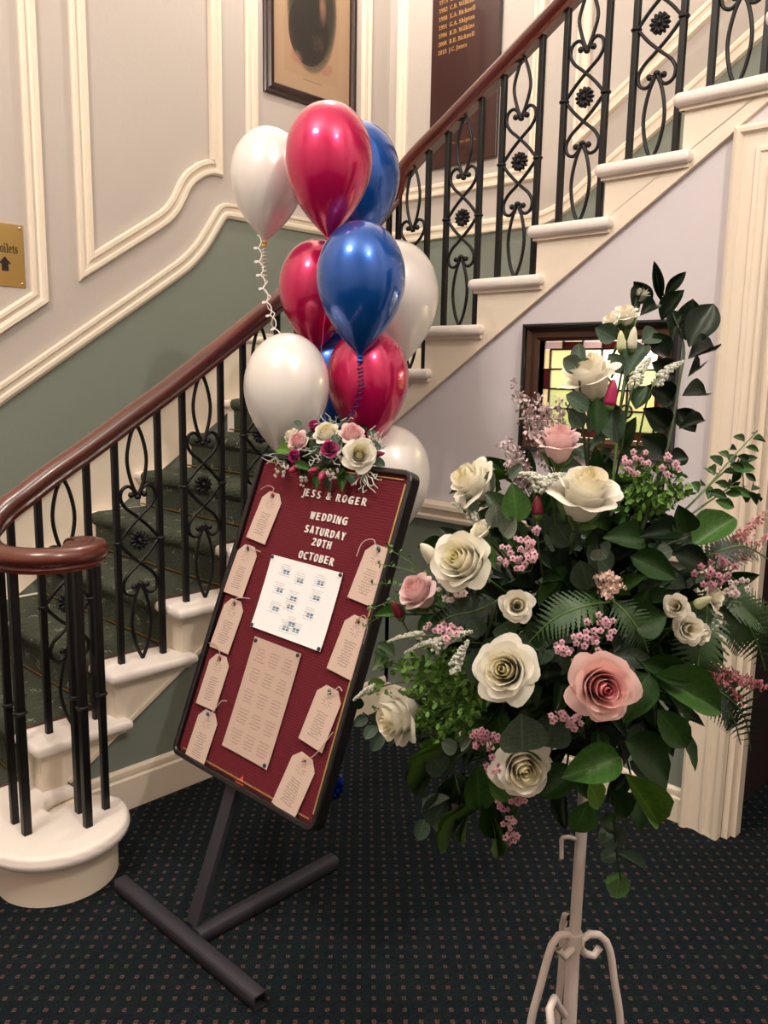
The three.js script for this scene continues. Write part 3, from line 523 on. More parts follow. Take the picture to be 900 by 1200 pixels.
{
  const spec = [   // centre u, v, roll, twine bow points (local), pin colour, label
    [-0.203, 1.162, -0.10, [[0.0, 0.055], [0.004, 0.085], [-0.03, 0.088], [-0.055, 0.07]], '#b3262f', 'brown luggage tag topmost of the left column on the maroon board, under the posy'],
    [-0.238, 0.992, -0.03, [[0.0, 0.055], [0.004, 0.075], [0.04, 0.07], [0.07, 0.068]], '#3c4a5c', 'second brown luggage tag from the top of the left column on the board'],
    [-0.226, 0.828, -0.03, [[0.0, 0.058], [0.01, 0.08], [0.04, 0.09], [0.07, 0.095]], '#8d7c78', 'third brown luggage tag of the left column, level with the foot of the white sheet'],
    [-0.214, 0.664, 0.02, [[0.0, 0.058], [0.004, 0.08], [-0.03, 0.1], [-0.06, 0.098]], '#c23440', 'fourth brown luggage tag of the left column, red pinned beside the brown paper'],
    [-0.192, 0.505, 0.0, [[0.01, 0.058], [0.03, 0.09], [0.05, 0.12], [0.07, 0.125]], '#32508a', 'lowest brown luggage tag of the left column, reaching the frame of the board'],
    [0.268, 1.072, -0.09, [[0.0, 0.06], [-0.02, 0.085], [-0.055, 0.07], [-0.06, 0.03]], '#3f6a78', 'brown luggage tag topmost of the right column, right of the word October'],
    [0.266, 0.884, -0.09, [[0.0, 0.06], [0.02, 0.085], [0.045, 0.06], [0.05, 0.02]], '#c98e80', 'second brown luggage tag of the right column, right of the white sheet'],
    [0.238, 0.693, -0.10, [[0.0, 0.06], [0.02, 0.075], [0.03, 0.09], [0.045, 0.085]], '#5c7a6c', 'third brown luggage tag of the right column, right of the tall brown paper'],
    [0.213, 0.514, -0.16, [[0.0, 0.06], [0.03, 0.09], [0.05, 0.14], [0.06, 0.17]], '#c6a56a', 'lowest brown luggage tag of the right column, near the bottom corner of the board']];
  const w = 0.093, h = 0.153, c = 0.024;
  const tagShape = [[-w / 2, -h / 2], [w / 2, -h / 2], [w / 2, h / 2 - c], [w / 2 - c, h / 2], [-w / 2 + c, h / 2], [-w / 2, h / 2 - c]];
  const hole = arcPts(0, h / 2 - 0.014, 0.004, 0, 6.283, 10);
  spec.forEach(([u, v, roll, tw, pin, label], i) => {
    const t = canvasTex(256, 420, (x, W, H) => {
      x.fillStyle = '#cfb6a8'; x.fillRect(0, 0, W, H); for (let k = 0; k < 300; k++) { x.fillStyle = 'rgba(150,110,90,0.06)'; x.fillRect(rnd() * W, rnd() * H, 14, 2); }
      x.strokeStyle = 'rgba(95,80,76,0.75)'; x.lineWidth = 3; for (let k = 0; k < 9; k++) { const a = k / 9 * 6.28 + 0.3, r0 = 14 + 12 * (k % 2); x.beginPath(); x.moveTo(128 + r0 * Math.cos(a), 105 + r0 * Math.sin(a)); x.lineTo(128 + 56 * Math.cos(a + 0.15), 105 + 40 * Math.sin(a + 0.15)); x.stroke(); }
      paperLines(x, 60, 185, 136, 10, 19, 'rgba(92,80,80,0.72)');
    });
    const g = extr(tagShape, 0.0012, 0, [hole]), p = g.attributes.position, uv = [];
    for (let k = 0; k < p.count; k++) { uv.push(p.getX(k) / w + 0.5, p.getY(k) / h + 0.5); const e = p.getY(k) / h + 0.5; p.setZ(k, p.getZ(k) + 0.006 * (1 - e)); }
    g.setAttribute('uv', new THREE.Float32BufferAttribute(uv, 2)); g.computeVertexNormals();
    const o = thing('luggage_tag', label, 'tag'); o.applyMatrix4(bM(u, v, 0.003, roll));
    part('card', g, std('#ffffff', 0.85, { map: t }), o);
    part('twine', tube([[0.002, 0.06, 0.006], ...tw.map(([a, b]) => [a, b, 0.012])].map((q) => V(...q)), 0.0014, 18, 5), std(i % 3 ? '#c9b4ad' : '#b39a8e', 0.9), o);
    part('pin', pinG.clone().translate(0.0, h / 2 - 0.008, 0.008), std(pin, 0.35), o);
  });
}

//@@FLOWERS@@
// ------------------------------------------------------------------ balloons on ribbons, tied to a foil weight on the floor
const WEIGHT = V(0.43, 0, 0.724);
{
  const o = thing('balloon_weight', 'shiny blue foil balloon weight on the carpet behind the notice board', 'weight', null, WEIGHT);
  const g = mergeVertices(new THREE.IcosahedronGeometry(0.045, 3).deleteAttribute('uv').deleteAttribute('normal')), p = g.attributes.position;
  for (let i = 0; i < p.count; i++) { const k = 0.78 + 0.4 * rnd(), y = p.getY(i); p.setXYZ(i, p.getX(i) * k * 0.8, Math.max(y, -0.034) * 1.15 + 0.04, p.getZ(i) * k * 0.8); }
  const foil = std('#1238b0', 0.18, { metalness: 0.9, flatShading: true });
  const gn = g.toNonIndexed(); gn.computeVertexNormals(); part('body', muv(gn), foil, o);
  const fr = [];
  for (let i = 0; i < 22; i++) { const a = rnd() * 6.283, l = rr(0.02, 0.05), w = 0.006, c = Math.cos(a), s = Math.sin(a), b = V(0, 0.085, 0), t = V(c * l, 0.085 + rr(0.01, 0.05), s * l), q = V(-s * w, 0, c * w);
    for (const v of [b.clone().sub(q), b.clone().add(q), t.clone().add(q), b.clone().sub(q), t.clone().add(q), t.clone().sub(q)]) fr.push(v.x, v.y, v.z); }
  stuff(part('foil_frill', rawGeo(fr), foil, o));
}
{
  const prof = [];
  for (let i = 0; i <= 14; i++) { const a = i / 14 * Math.PI / 2; prof.push([Math.sin(a), 1.22 * Math.cos(a)]); }
  for (let i = 1; i <= 18; i++) { const y = i / 18; prof.push([Math.max(0.045, Math.pow(1 - Math.pow(y, 1.95), 0.93)), -1.72 * y]); }
  prof[0][0] = 0.0001;
  const skin = new THREE.LatheGeometry(prof.map(([a, b]) => new THREE.Vector2(a, b)).reverse(), 48);
  const knot = merge([new THREE.TorusGeometry(0.05, 0.03, 8, 14).rotateX(Math.PI / 2).translate(0, -1.74, 0), new THREE.CylinderGeometry(0.03, 0.085, 0.09, 12, 1, true).translate(0, -1.8, 0)]);
  const M = {
    w: phys('#e8e3de', 0.28, { clearcoat: 0.8, clearcoatRoughness: 0.08, sheen: 0.6, sheenColor: new THREE.Color('#fff4f0'), sheenRoughness: 0.4, metalness: 0.12 }),
    r: phys('#c90a55', 0.27, { clearcoat: 1, clearcoatRoughness: 0.05, metalness: 0.45 }),
    b: phys('#0b55b0', 0.27, { clearcoat: 1, clearcoatRoughness: 0.05, metalness: 0.5 }) };
  const list = [
    ['w', 314, 205, 2.85, 0.128, 0.06, 'pearl white balloon at the top left of the bunch, trailing a curled white ribbon'],
    ['r', 385, 186, 2.62, 0.139, 0, 'topmost shiny magenta red balloon at the front of the bunch'],
    ['b', 421, 203, 2.95, 0.144, -0.06, 'dark blue balloon tucked behind the topmost red balloon'],
    ['r', 371, 336, 2.9, 0.131, 0.02, 'magenta red balloon half hidden to the left of the front blue balloon'],
    ['b', 423, 325, 2.62, 0.141, 0, 'large shiny blue balloon in the middle of the bunch'],
    ['w', 465, 343, 2.97, 0.149, -0.1, 'pearl white balloon on the right, behind the large blue balloon'],
    ['w', 336, 452, 2.64, 0.135, 0.06, 'pearl white balloon at the lower left, just above the flower posy'],
    ['r', 431, 443, 2.8, 0.138, 0, 'lower magenta red balloon beneath the large blue balloon'],
    ['w', 457, 556, 2.95, 0.143, 0, 'lowest pearl white balloon, showing behind the top corner of the notice board'],
    ['b', 393, 440, 3.05, 0.14, 0, 'blue balloon mostly hidden between the lower white and lower red balloons']];
  const mRib = { w: std('#f2ece6', 0.35), r: std('#d43c86', 0.3, { metalness: 0.2 }), b: std('#1b2a6c', 0.3, { metalness: 0.3 }) };
  list.forEach(([c, px, py, d, r, lean, label], i) => {
    const p = at(px, py, d), o = thing('balloon', label, 'balloon', null, p);
    const q = new THREE.Quaternion().setFromAxisAngle(fwd, lean);
    const g = skin.clone().scale(r, r, r).applyQuaternion(q), k = knot.clone().scale(r, r, r).applyQuaternion(q);
    part('skin', g, M[c], o); part('knot', k, i === 0 ? std('#d9b04a', 0.5) : M[c], o);
    const a = V(0, -1.78 * r, 0).applyQuaternion(q), end = WEIGHT.clone().sub(p).add(V(0, 0.1, 0)), pts = [a];
    const gather = V(0.40, 1.15, 0.80).sub(p);
    const curly = i === 0 ? 0.5 : i === 4 ? 0.8 : 0;
    const leg = [a, V(a.x, a.y - 0.12, a.z), gather, end], base = cr(leg, 90);
    const rp = base.map((v, j) => { const t = j / 90, A = t < curly ? 0.011 * Math.min(1, t * 12) : 0.001; return v.clone().addScaledVector(rt, A * Math.sin(j * 1.9)).addScaledVector(fwd, A * Math.cos(j * 1.9)); });
    part('ribbon', new THREE.TubeGeometry(new THREE.CatmullRomCurve3(rp), 240, i === 0 || i === 4 ? 0.0024 : 0.0018, 4), mRib[c], o);
    if (i === 0) { const cu = []; for (let j = 0; j <= 70; j++) { const t = j / 70; cu.push(a.clone().addScaledVector(rt, -0.02 + 0.07 * t * t + 0.013 * Math.sin(t * 46)).addScaledVector(up, 0.01 - 0.34 * t + 0.012 * Math.cos(t * 46)).addScaledVector(fwd, -0.03)); } part('ribbon_curl', new THREE.TubeGeometry(new THREE.CatmullRomCurve3(cu), 260, 0.0026, 4), mRib.w, o); }
  });
}

// ------------------------------------------------------------------ flowers: shared geometry
const leafTex = tex(128, (u, v) => {
  const x = Math.abs(u - 0.5) * 2, lat = Math.abs((((v - x * 0.22) * 7) % 1 + 1) % 1 - 0.5), n = vn(u * 20, v * 20, 20);
  let k = 0.74 + 0.14 * n; if (x < 0.05) k = 1.0; else if (lat < 0.06) k += 0.12;
  return [k, k, k * 0.97];
});
const leafMat = (c, r = 0.42) => phys(c, r, { map: leafTex, specularIntensity: 0.6 });
const LM = { d: leafMat('#2a4a20'), m: leafMat('#457030'), l: leafMat('#6b963c'), k: leafMat('#182b18', 0.36), e: leafMat('#6d8070', 0.6), f: leafMat('#93a396', 0.6), n: leafMat('#4f6554', 0.6) };  // paler salal greens put the light on leaves into colour; rest are plant tones
function leafGeo(prof, fold, bend, nv = 10, nu = 6) {
  return grid((a, b) => { const s = a * 2 - 1, w = prof(b) * 0.5; return V(s * w, b, fold * w * (s * s) * 1.2 - bend * b * b + 0.012 * Math.sin(b * 20 + s * 2) * Math.abs(s) * Math.min(1, prof(b) * 2)); }, nu, nv);
}
const pSalal = (t) => Math.pow(Math.sin(Math.PI * Math.pow(t, 0.78)), 0.8) * (1 - 0.12 * t) + 0.004, pRus = (t) => Math.pow(Math.sin(Math.PI * t), 0.85) + 0.004, pRound = (t) => Math.pow(Math.max(0, Math.sin(Math.PI * Math.pow(t, 0.9))), 0.55) + 0.004, pBlade = (t) => Math.pow(1 - t, 0.6) * Math.min(1, 0.5 + t * 3) + 0.004;
const gSalal = [leafGeo(pSalal, 0.35, 0.12), leafGeo(pSalal, 0.2, 0.25), leafGeo(pSalal, 0.5, 0.04)];
const gRus = [leafGeo(pRus, 0.3, 0.06), leafGeo(pRus, 0.5, 0.16)];
const gRound = [leafGeo(pRound, 0.15, 0.05), leafGeo(pRound, 0.3, -0.08)];
const gBlade = [leafGeo(pBlade, 0.6, 0.25, 14, 2), leafGeo(pBlade, 0.6, 0.5, 14, 2)];
const pick = (a) => a[Math.floor(rnd() * a.length)];
const toCam = (p) => EYE.clone().sub(p).normalize();
function leaf(parent, base, tip, width, geo, mat, nHint, name = 'leaf') {   // world points; parent sits unturned at parent.position
  const y = tip.clone().sub(base), L = y.length(); y.divideScalar(L);
  const x = y.clone().cross(nHint).normalize(), z = x.clone().cross(y);
  const m = new THREE.Mesh(geo, mat); m.name = name; m.castShadow = m.receiveShadow = true; parent.add(m);
  m.applyMatrix4(new THREE.Matrix4().makeBasis(x.multiplyScalar(width), y.multiplyScalar(L), z.multiplyScalar(L)).setPosition(base.clone().sub(parent.position)));
  return m;
}
const stemM = { g: std('#4d6a33', 0.6), d: std('#2a3a1c', 0.6), b: std('#6a5138', 0.7) };
const stem = (o, pts, r, m = stemM.g) => part('stem', taperTube(pts.map((p) => p.clone().sub(o.position)), r, r * 0.55, Math.max(8, pts.length * 4), 6), m, o);

// roses: five layers of petals, each petal a mesh
function petalGeo(r0, Rr, H, Phi, curl, lean, k) {
  return grid((a, b) => {
    const s = a * 2 - 1, tt = b * (1 - 0.26 * Math.abs(s) ** 2.6), w = Math.sin(Math.PI * (0.2 + 0.46 * b)), ph = s * Phi * w;
    const c = Math.max(0, (tt - 0.62) / 0.38), e = c * c;
    let r = r0 + (Rr - r0) * Math.pow(tt, 0.5) * (1 - lean * tt) + curl * e * (1.25 - 0.35 * Math.cos(s * 3 + k));
    const y = H * tt - curl * 1.1 * e + 0.05 * (1 - Math.abs(s)) * b ** 5 * (curl > 0.03 ? 1 : 0.4) + 0.012 * Math.sin(s * 6 + k * 2) * b;
    r *= 1 + 0.03 * Math.sin(s * 7 + k) * b;
    return V(Math.sin(ph) * r, y, Math.cos(ph) * r);
  }, 12, 10);
}
const ROSE = { open: [], half: [] };
{
  const L = { open: [[3, 0.03, 0.10, 0.74, 2.5, 0, 0.85], [3, 0.05, 0.14, 0.745, 2.1, 0.004, 0.5], [3, 0.07, 0.19, 0.735, 1.8, 0.012, 0.3], [4, 0.09, 0.25, 0.71, 1.5, 0.025, 0.15], [4, 0.10, 0.31, 0.665, 1.35, 0.045, 0.06], [4, 0.10, 0.365, 0.585, 1.22, 0.075, 0.02], [5, 0.08, 0.415, 0.47, 1.1, 0.13, 0]],
    half: [[3, 0.03, 0.10, 0.86, 2.5, 0, 0.85], [3, 0.05, 0.14, 0.87, 2.1, 0.004, 0.5], [3, 0.07, 0.19, 0.87, 1.8, 0.012, 0.32], [3, 0.08, 0.25, 0.86, 1.55, 0.03, 0.16], [4, 0.10, 0.31, 0.81, 1.35, 0.055, 0.08], [4, 0.11, 0.36, 0.74, 1.22, 0.09, 0.04], [4, 0.10, 0.40, 0.62, 1.12, 0.15, 0]] };
  for (const kind of ['open', 'half']) L[kind].forEach(([n, ...q], li) => { for (let v = 0; v < 2; v++) ROSE[kind].push({ n, li, v, g: petalGeo(...q, li * 1.7 + v * 2.3) }); });
}
const petM = (c) => phys(c, 0.75, { transmission: 0.3, thickness: 0, specularIntensity: 0.4, sheen: 0.3, sheenColor: new THREE.Color('#ffffff'), sheenRoughness: 0.6 });
const PET = { white: [petM('#f4ecc6'), petM('#f6efd8'), petM('#f7f3e6')], pink: [petM('#ea949c'), petM('#f2bab6'), petM('#f5cfc9')], blush: [petM('#efbcbc'), petM('#f3cccd'), petM('#f6dada')], magenta: [petM('#8d1552'), petM('#a82468'), petM('#b83a7c')] };
const calyx = (() => { const l = []; for (let k = 0; k < 5; k++) l.push(leafGeo(pBlade, 0.3, 0.0, 6, 2).scale(0.16, 0.42, 1).rotateX(1.0 + 0.25 * (k % 2)).translate(0, 0.02, 0.06).rotateY(k * 1.2566)); l.push(new THREE.SphereGeometry(0.13, 12, 8).scale(1, 0.8, 1).translate(0, -0.03, 0)); return merge(l); })();
function rose(p, axis, size, kind, col, label, group, stemEnd, extra = {}) {
  const o = thing(extra.name ?? 'rose', label, extra.cat ?? 'rose', group, p);
  const q = new THREE.Quaternion().setFromUnitVectors(V(0, 1, 0), axis.clone().normalize());
  const spin = rnd() * 6.28, tall = kind === 'half' ? 0.4 : 0.3;
  let k = 0;
  for (let li = 0; li < 7; li++) {
    const vs = ROSE[kind].filter((e) => e.li === li), n = vs[0].n;
    if (extra.layers && !extra.layers.includes(li)) continue;
    for (let i = 0; i < n; i++) {
      const m = new THREE.Mesh(vs[(i + li) % 2].g, PET[col][li < 2 ? 0 : li < 4 ? 1 : 2]); m.name = 'petal'; m.castShadow = m.receiveShadow = true;
      m.quaternion.copy(q).multiply(new THREE.Quaternion().setFromAxisAngle(V(0, 1, 0), spin + li * 0.6 + i / n * 6.2832 + rr(-0.12, 0.12)));
      const s = size * rr(0.96, 1.05); m.scale.set(s, s, s); m.position.copy(axis).multiplyScalar(-tall * size); o.add(m); k++;
    }
  }
  const c = part('calyx', calyx, stemM.g, o); c.quaternion.copy(q); c.scale.setScalar(size); c.position.copy(axis).multiplyScalar(-tall * size);
  if (stemEnd) { const b = p.clone().addScaledVector(axis, -0.36 * size); stem(o, [b.clone().addScaledVector(axis, 0.0), b.clone().addScaledVector(axis, -0.5 * size), stemEnd], 0.0028); }
  return o;
}
// small builders
function bud(p, dir, len, w, mat, label, stemTo, group) {
  const o = thing('flower_bud', label, 'flower bud', group, p);
  const q = new THREE.Quaternion().setFromUnitVectors(V(0, 1, 0), dir.clone().normalize());
  const prof = [[0.001, 0], [0.5, 0.12], [0.5, 0.4], [0.36, 0.75], [0.12, 0.97], [0.001, 1]].map(([a, b]) => new THREE.Vector2(a * w, (b - 0.4) * len));
  part('petals', new THREE.LatheGeometry(new THREE.SplineCurve(prof).getPoints(14).map((v) => new THREE.Vector2(Math.max(0.0001, v.x), v.y)), 12).applyQuaternion(q), mat, o);
  part('calyx', new THREE.SphereGeometry(w * 0.46, 10, 8).scale(1, 1.1, 1).translate(0, -0.36 * len, 0).applyQuaternion(q), stemM.g, o);
  if (stemTo) stem(o, [p.clone().addScaledVector(dir, -0.42 * len), p.clone().addScaledVector(dir, -1.2 * len), stemTo], 0.0018);
  return o;
}
const tinyFlower = (() => { const l = []; for (let k = 0; k < 5; k++) l.push(new THREE.CircleGeometry(0.36, 6).scale(0.9, 1, 1).translate(0, 0.5, 0).rotateX(-0.35).rotateZ(k * 1.2566)); return merge(l); })();
const tinyEye = new THREE.SphereGeometry(0.2, 6, 5).translate(0, 0, 0.02);
function sprayOf(o, base, pts, r, mats, size, eye) {   // tiny five-petalled flowers at pts on thread stems
  const fl = [], ey = [], st = [], loc = (v) => v.clone().sub(o.position);
  for (const p of pts) {
    const d = p.clone().sub(base).normalize().add(toCam(p).multiplyScalar(0.7)).add(V(rr(-0.5, 0.5), rr(-0.5, 0.5), rr(-0.5, 0.5))).normalize(), q = new THREE.Quaternion().setFromUnitVectors(V(0, 0, 1), d), s = size * rr(0.75, 1.2), c = loc(p);
    fl.push(moveG(tinyFlower.clone().scale(s, s, s).applyQuaternion(q), c)); if (eye) ey.push(moveG(tinyEye.clone().scale(s, s, s).applyQuaternion(q), c));
    const mid = base.clone().lerp(p, 0.55).add(V(rr(-0.006, 0.006), rr(-0.006, 0.006), rr(-0.006, 0.006)));
    st.push(taperTube([loc(base), loc(mid), c], 0.0009, 0.0005, 4, 4));
  }
  stuff(part('blossoms', merge(fl), mats[0], o)); if (eye) stuff(part('blossom_centres', merge(ey), mats[1], o)); stuff(part('stalks', merge(st), stemM.g, o));
}
const mWax = [petM('#e2b3bf'), std('#7d2c46', 0.6)], mPale = [petM('#e6d3d2'), std('#9a7a70', 0.6)], mDusk = [petM('#c98f9f'), std('#5d2236', 0.6)];

// ------------------------------------------------------------------ pedestal stand
const HEART = at(684, 760, 1.14), FOOT = V(2.0, 0, 1.762);
{
  const mS = std('#d8cbc4', 0.4, { metalness: 0.1, bumpMap: wallBump, bumpScale: 0.001 });
  const o = thing('flower_stand', 'slender white wrought-iron pedestal stand with scrolled legs holding up the big flower arrangement', 'stand', null, FOOT);
  const L = (v) => v.clone().sub(FOOT), top = at(684.5, 965, 1.075), mid = at(671.5, 1110, 1.1), low = at(664, 1215, 1.115);
  part('pole', rod(L(top.clone().add(V(-0.004, 0.1, -0.003))), L(mid.clone().add(V(0.001, -0.03, 0))), 0.0075, 14), mS, o);
  part('sleeve', rod(L(mid.clone().add(V(0, 0.02, 0))), L(low.clone().add(V(0.004, -0.12, 0))), 0.0092, 14), mS, o);
  const leg = (pts) => part('leg', tube(pts.map(L), 0.0052, 60, 8), mS, o);
  const w = (x, y, d) => at(x, y, d);
  const down = (px, py, d, dx) => { const a = w(px, py, d), b = a.clone().add(V(0, -0.3, 0)).addScaledVector(rt0, dx * 0.4); b.y = 0.16; const c = b.clone().addScaledVector(rt0, dx); c.y = 0.006; const e = c.clone().addScaledVector(rt0, dx * 0.35); e.y = 0.018; return [a, b, c, e]; };
  leg([w(654, 1112, 1.08), w(658, 1121, 1.08), w(666, 1118, 1.085), w(672, 1108, 1.095), w(668, 1097, 1.09), w(659, 1094, 1.085), w(650, 1101, 1.08), w(644, 1116, 1.078), w(632, 1160, 1.08), ...down(622, 1199, 1.085, -0.05)]);
  leg([w(703, 1110, 1.12), w(696, 1120, 1.12), w(687, 1118, 1.115), w(679, 1108, 1.105), w(684, 1098, 1.11), w(694, 1094, 1.115), w(706, 1098, 1.12), w(714, 1112, 1.123), w(720, 1150, 1.127), ...down(727, 1199, 1.135, 0.05)]);
  { const a = w(664, 1072, 1.13), b = w(660, 1080, 1.14), c = w(659, 1120, 1.15), d = w(653, 1190, 1.17), e = d.clone().add(V(-0.08, 0, -0.1)); e.y = 0.006; part('leg', tube([w(668, 1076, 1.115), a, b, c, d, e].map(L), 0.0052, 40, 8), mS, o); }
  { const a = w(662, 1190, 1.09), b = w(655, 1180, 1.07), c = w(648, 1170, 1.05), d = w(644, 1180, 1.04), f = w(646, 1204, 1.03), e = f.clone().add(V(0.05, 0, 0.07)); e.y = 0.006; part('leg', tube([a, b, c, d, f, e].map(L), 0.0052, 40, 8), mS, o); }
  part('hook', tube([w(674, 983, 1.075), w(664, 981, 1.06), w(658.5, 983, 1.055), w(658, 992, 1.055), w(658, 1006, 1.055)].map(L), 0.0028, 24, 8), mS, o);
  part('collar', new THREE.CylinderGeometry(0.0115, 0.0115, 0.02, 14).translate(0, 0, 0).applyMatrix4(new THREE.Matrix4().setPosition(L(mid.clone().add(V(0.0, 0.012, 0))))), mS, o);
  const bowl = thing('flower_bowl', 'dark green bowl of floral foam on top of the white stand, buried in leaves', 'bowl', null, top.clone().add(V(-0.004, 0.1, -0.003)).addScaledVector(fwd, 0.02));
  part('bowl', new THREE.LatheGeometry([[0.001, 0], [0.04, 0], [0.052, 0.03], [0.058, 0.05], [0.054, 0.05], [0.048, 0.03], [0.001, 0.01]].map(([a, b]) => new THREE.Vector2(a, b)), 28), std('#1d2b1c', 0.5), bowl);
  part('foam', new RoundedBoxGeometry(0.07, 0.11, 0.07, 2, 0.02).translate(0, 0.075, 0), std('#25381f', 0.95), bowl);
}
// depth of the dome of flowers under a pixel
const dome = (px, py) => { const x = (px - 680) / 245, y = (py - 745) / (py > 745 ? 270 : 400), q = Math.max(0, 1 - x * x - y * y); return 1.13 - 0.19 * Math.sqrt(q); };
const on = (px, py, back = 0) => at(px, py, dome(px, py) + back);
const outAxis = (p, cam = 0.5, upw = 0.1) => p.clone().sub(HEART).normalize().multiplyScalar(1 - cam).addScaledVector(toCam(p), cam).add(V(0, upw, 0)).normalize();
const dir = (ax, ay, az) => V(0, 0, 0).addScaledVector(rt, ax).addScaledVector(up, ay).addScaledVector(fwd, -az).normalize();   // picture right, picture up, towards the viewer
const mm = (px, d) => px / F * d;                     // pixels to metres at depth d

// ------------------------------------------------------------------ roses and other single blooms of the big arrangement
const inner = (p, k = 0.1) => p.clone().lerp(HEART, k / Math.max(k, p.distanceTo(HEART)));
function bigRose(px, py, size, ax, kind, col, label, back = 0) { const d = dome(px, py) + back, p = at(px, py, d); return rose(p, ax, mm(size, d), kind, col, label, null, inner(p.clone().addScaledVector(fwd, 0.06), 0.09)); }
bigRose(692, 446, 62, dir(-0.35, 0.85, 0.35), 'half', 'white', 'white rose seen from the side near the top, before the stained-glass window', 0.0);
bigRose(684, 583, 74, dir(0.1, 0.8, 0.55), 'half', 'white', 'large white rose facing up in the upper middle of the arrangement', -0.02);
bigRose(559, 568, 58, dir(-0.75, 0.5, 0.4), 'half', 'white', 'white rose turned left at the upper left edge of the arrangement');
bigRose(545, 660, 70, dir(-0.5, 0.35, 0.75), 'half', 'white', 'large ruffled white rose on the left, beside the pink rose', -0.02);
bigRose(594, 786, 72, dir(-0.35, 0.25, 0.9), 'open', 'white', 'fully open white rose at the centre left, above the round eucalyptus leaf', -0.03);
bigRose(471, 838, 62, dir(-0.8, -0.15, 0.5), 'half', 'white', 'white rose drooping at the lower left edge of the arrangement');
bigRose(612, 897, 66, dir(0.0, -0.05, 1), 'open', 'white', 'open white rose low down, half covered by a round eucalyptus leaf', -0.01);
bigRose(655, 523, 50, dir(0.0, 0.95, 0.35), 'half', 'blush', 'pale pink rose facing up in the upper part of the arrangement');
bigRose(492, 697, 46, dir(-0.6, 0.65, 0.45), 'half', 'blush', 'pale pink rose at the left edge, below the ruffled white rose');
bigRose(704, 805, 76, dir(0.0, 0.08, 1), 'open', 'pink', 'fully open pink rose facing out at the lower centre', -0.04);
// small white blooms
const small = { name: 'small_bloom', cat: 'flower', layers: [2, 4, 5, 6] };
for (const [px, py, s, a, l] of [
  [750, 347, 22, dir(0.1, 0.95, 0.3), 'small white bloom at the very top of the arrangement'],
  [733, 372, 32, dir(-0.2, 0.9, 0.4), 'frilly white bloom just below the topmost small bloom'],
  [717, 377, 22, dir(-0.6, 0.7, 0.4), 'small white bloom left of the frilly bloom near the top'],
  [606, 710, 36, dir(-0.1, 0.2, 1), 'small round white bloom with a green throat between two large white roses'],
  [793, 711, 28, dir(-0.5, 0.2, 0.85), 'leftmost small white bloom in the cluster on the right side'],
  [835, 700, 26, dir(0.6, 0.3, 0.7), 'rightmost small white bloom in the cluster on the right side'],
  [806, 737, 34, dir(0, 0.1, 1), 'lowest small white bloom in the cluster on the right side'],
  [821, 742, 24, dir(0.5, -0.2, 0.85), 'small white bloom hanging beside the lowest one on the right side'],
  [565, 622, 26, dir(-0.6, 0.7, 0.3), 'pointed white bloom among grey eucalyptus leaves on the upper left']])
{ const d = dome(px, py) - 0.012, p = at(px, py, d); rose(p, a, mm(s, d), 'open', 'white', l, null, inner(p.clone().addScaledVector(fwd, 0.04), 0.07), small); }
const mMag = phys('#a01852', 0.4), mRed = phys('#6d1226', 0.45), mWh = petM('#f0ecd8'), mYel = petM('#e9ecc4');
const B = (px, py, ax, len, w, m, l) => { const d = dome(px, py) - 0.02, p = at(px, py, d); bud(p, ax, mm(len, d), mm(w, d), m, l, inner(p.clone().addScaledVector(V(0, -1, 0), 0.06).addScaledVector(fwd, 0.03), 0.05)); };
B(716, 465, dir(0.15, 1, 0.1), 34, 14, mMag, 'magenta bud beside the white rose near the top');
B(630, 595, dir(0, 1, 0.1), 26, 13, mRed, 'dark red bud left of the large white rose in the upper middle');
B(466, 716, dir(-0.4, 0.8, 0.3), 24, 12, mRed, 'dark red bud below the pale pink rose at the left edge');
B(504, 650, dir(-0.6, 0.7, 0.3), 30, 17, mWh, 'white bud at the left beside the large ruffled white rose');
B(741, 400, dir(0.1, 1, 0.2), 28, 11, mWh, 'upright white bud below the frilly bloom near the top');
B(728, 402, dir(-0.1, 1, 0.2), 24, 10, mYel, 'thin greenish white bud left of the upright white bud near the top');
B(822, 706, dir(0.5, 0.5, 0.7), 24, 12, mYel, 'greenish cream bud among the white blooms on the right side');

// ------------------------------------------------------------------ foliage
function branch(name, label, cat, group, pts, n, len, wid, geos, mats, o2 = {}) {   // stem with leaves left and right
  const o = thing(name, label, cat, group, pts[0]), c = cr(pts, 40); stem(o, pts, o2.r ?? 0.0022, o2.stem ?? stemM.d);
  for (let i = 0; i < n; i++) {
    const f = (o2.from ?? 0.3) + (1 - (o2.from ?? 0.3)) * (i + 0.5) / n, k = Math.min(39, Math.floor(f * 40)), p = c[k], t = c[k + 1].clone().sub(c[Math.max(0, k - 1)]).normalize();
    const v = toCam(p).multiplyScalar(0.6).add(V(0, 0.45, 0)).add(V(rr(-0.5, 0.5), rr(-0.3, 0.3), rr(-0.5, 0.5))).normalize(), s = t.clone().cross(v).normalize().multiplyScalar(i % 2 ? 1 : -1);
    const last = i === n - 1, a = t.clone().multiplyScalar(last ? 1 : 0.55 + 0.3 * rnd()).addScaledVector(s, last ? 0.1 : 0.8).add(V(rr(-0.2, 0.2), rr(-0.3, 0.1), rr(-0.2, 0.2))).normalize(), l = len * rr(0.75, 1.2) * (1 - 0.25 * f);
    const b = p.clone().addScaledVector(a, 0.004);
    leaf(o, b, b.clone().addScaledVector(a, l), l * wid * rr(0.85, 1.15), pick(geos), pick(mats), v);
  }
  return o;
}
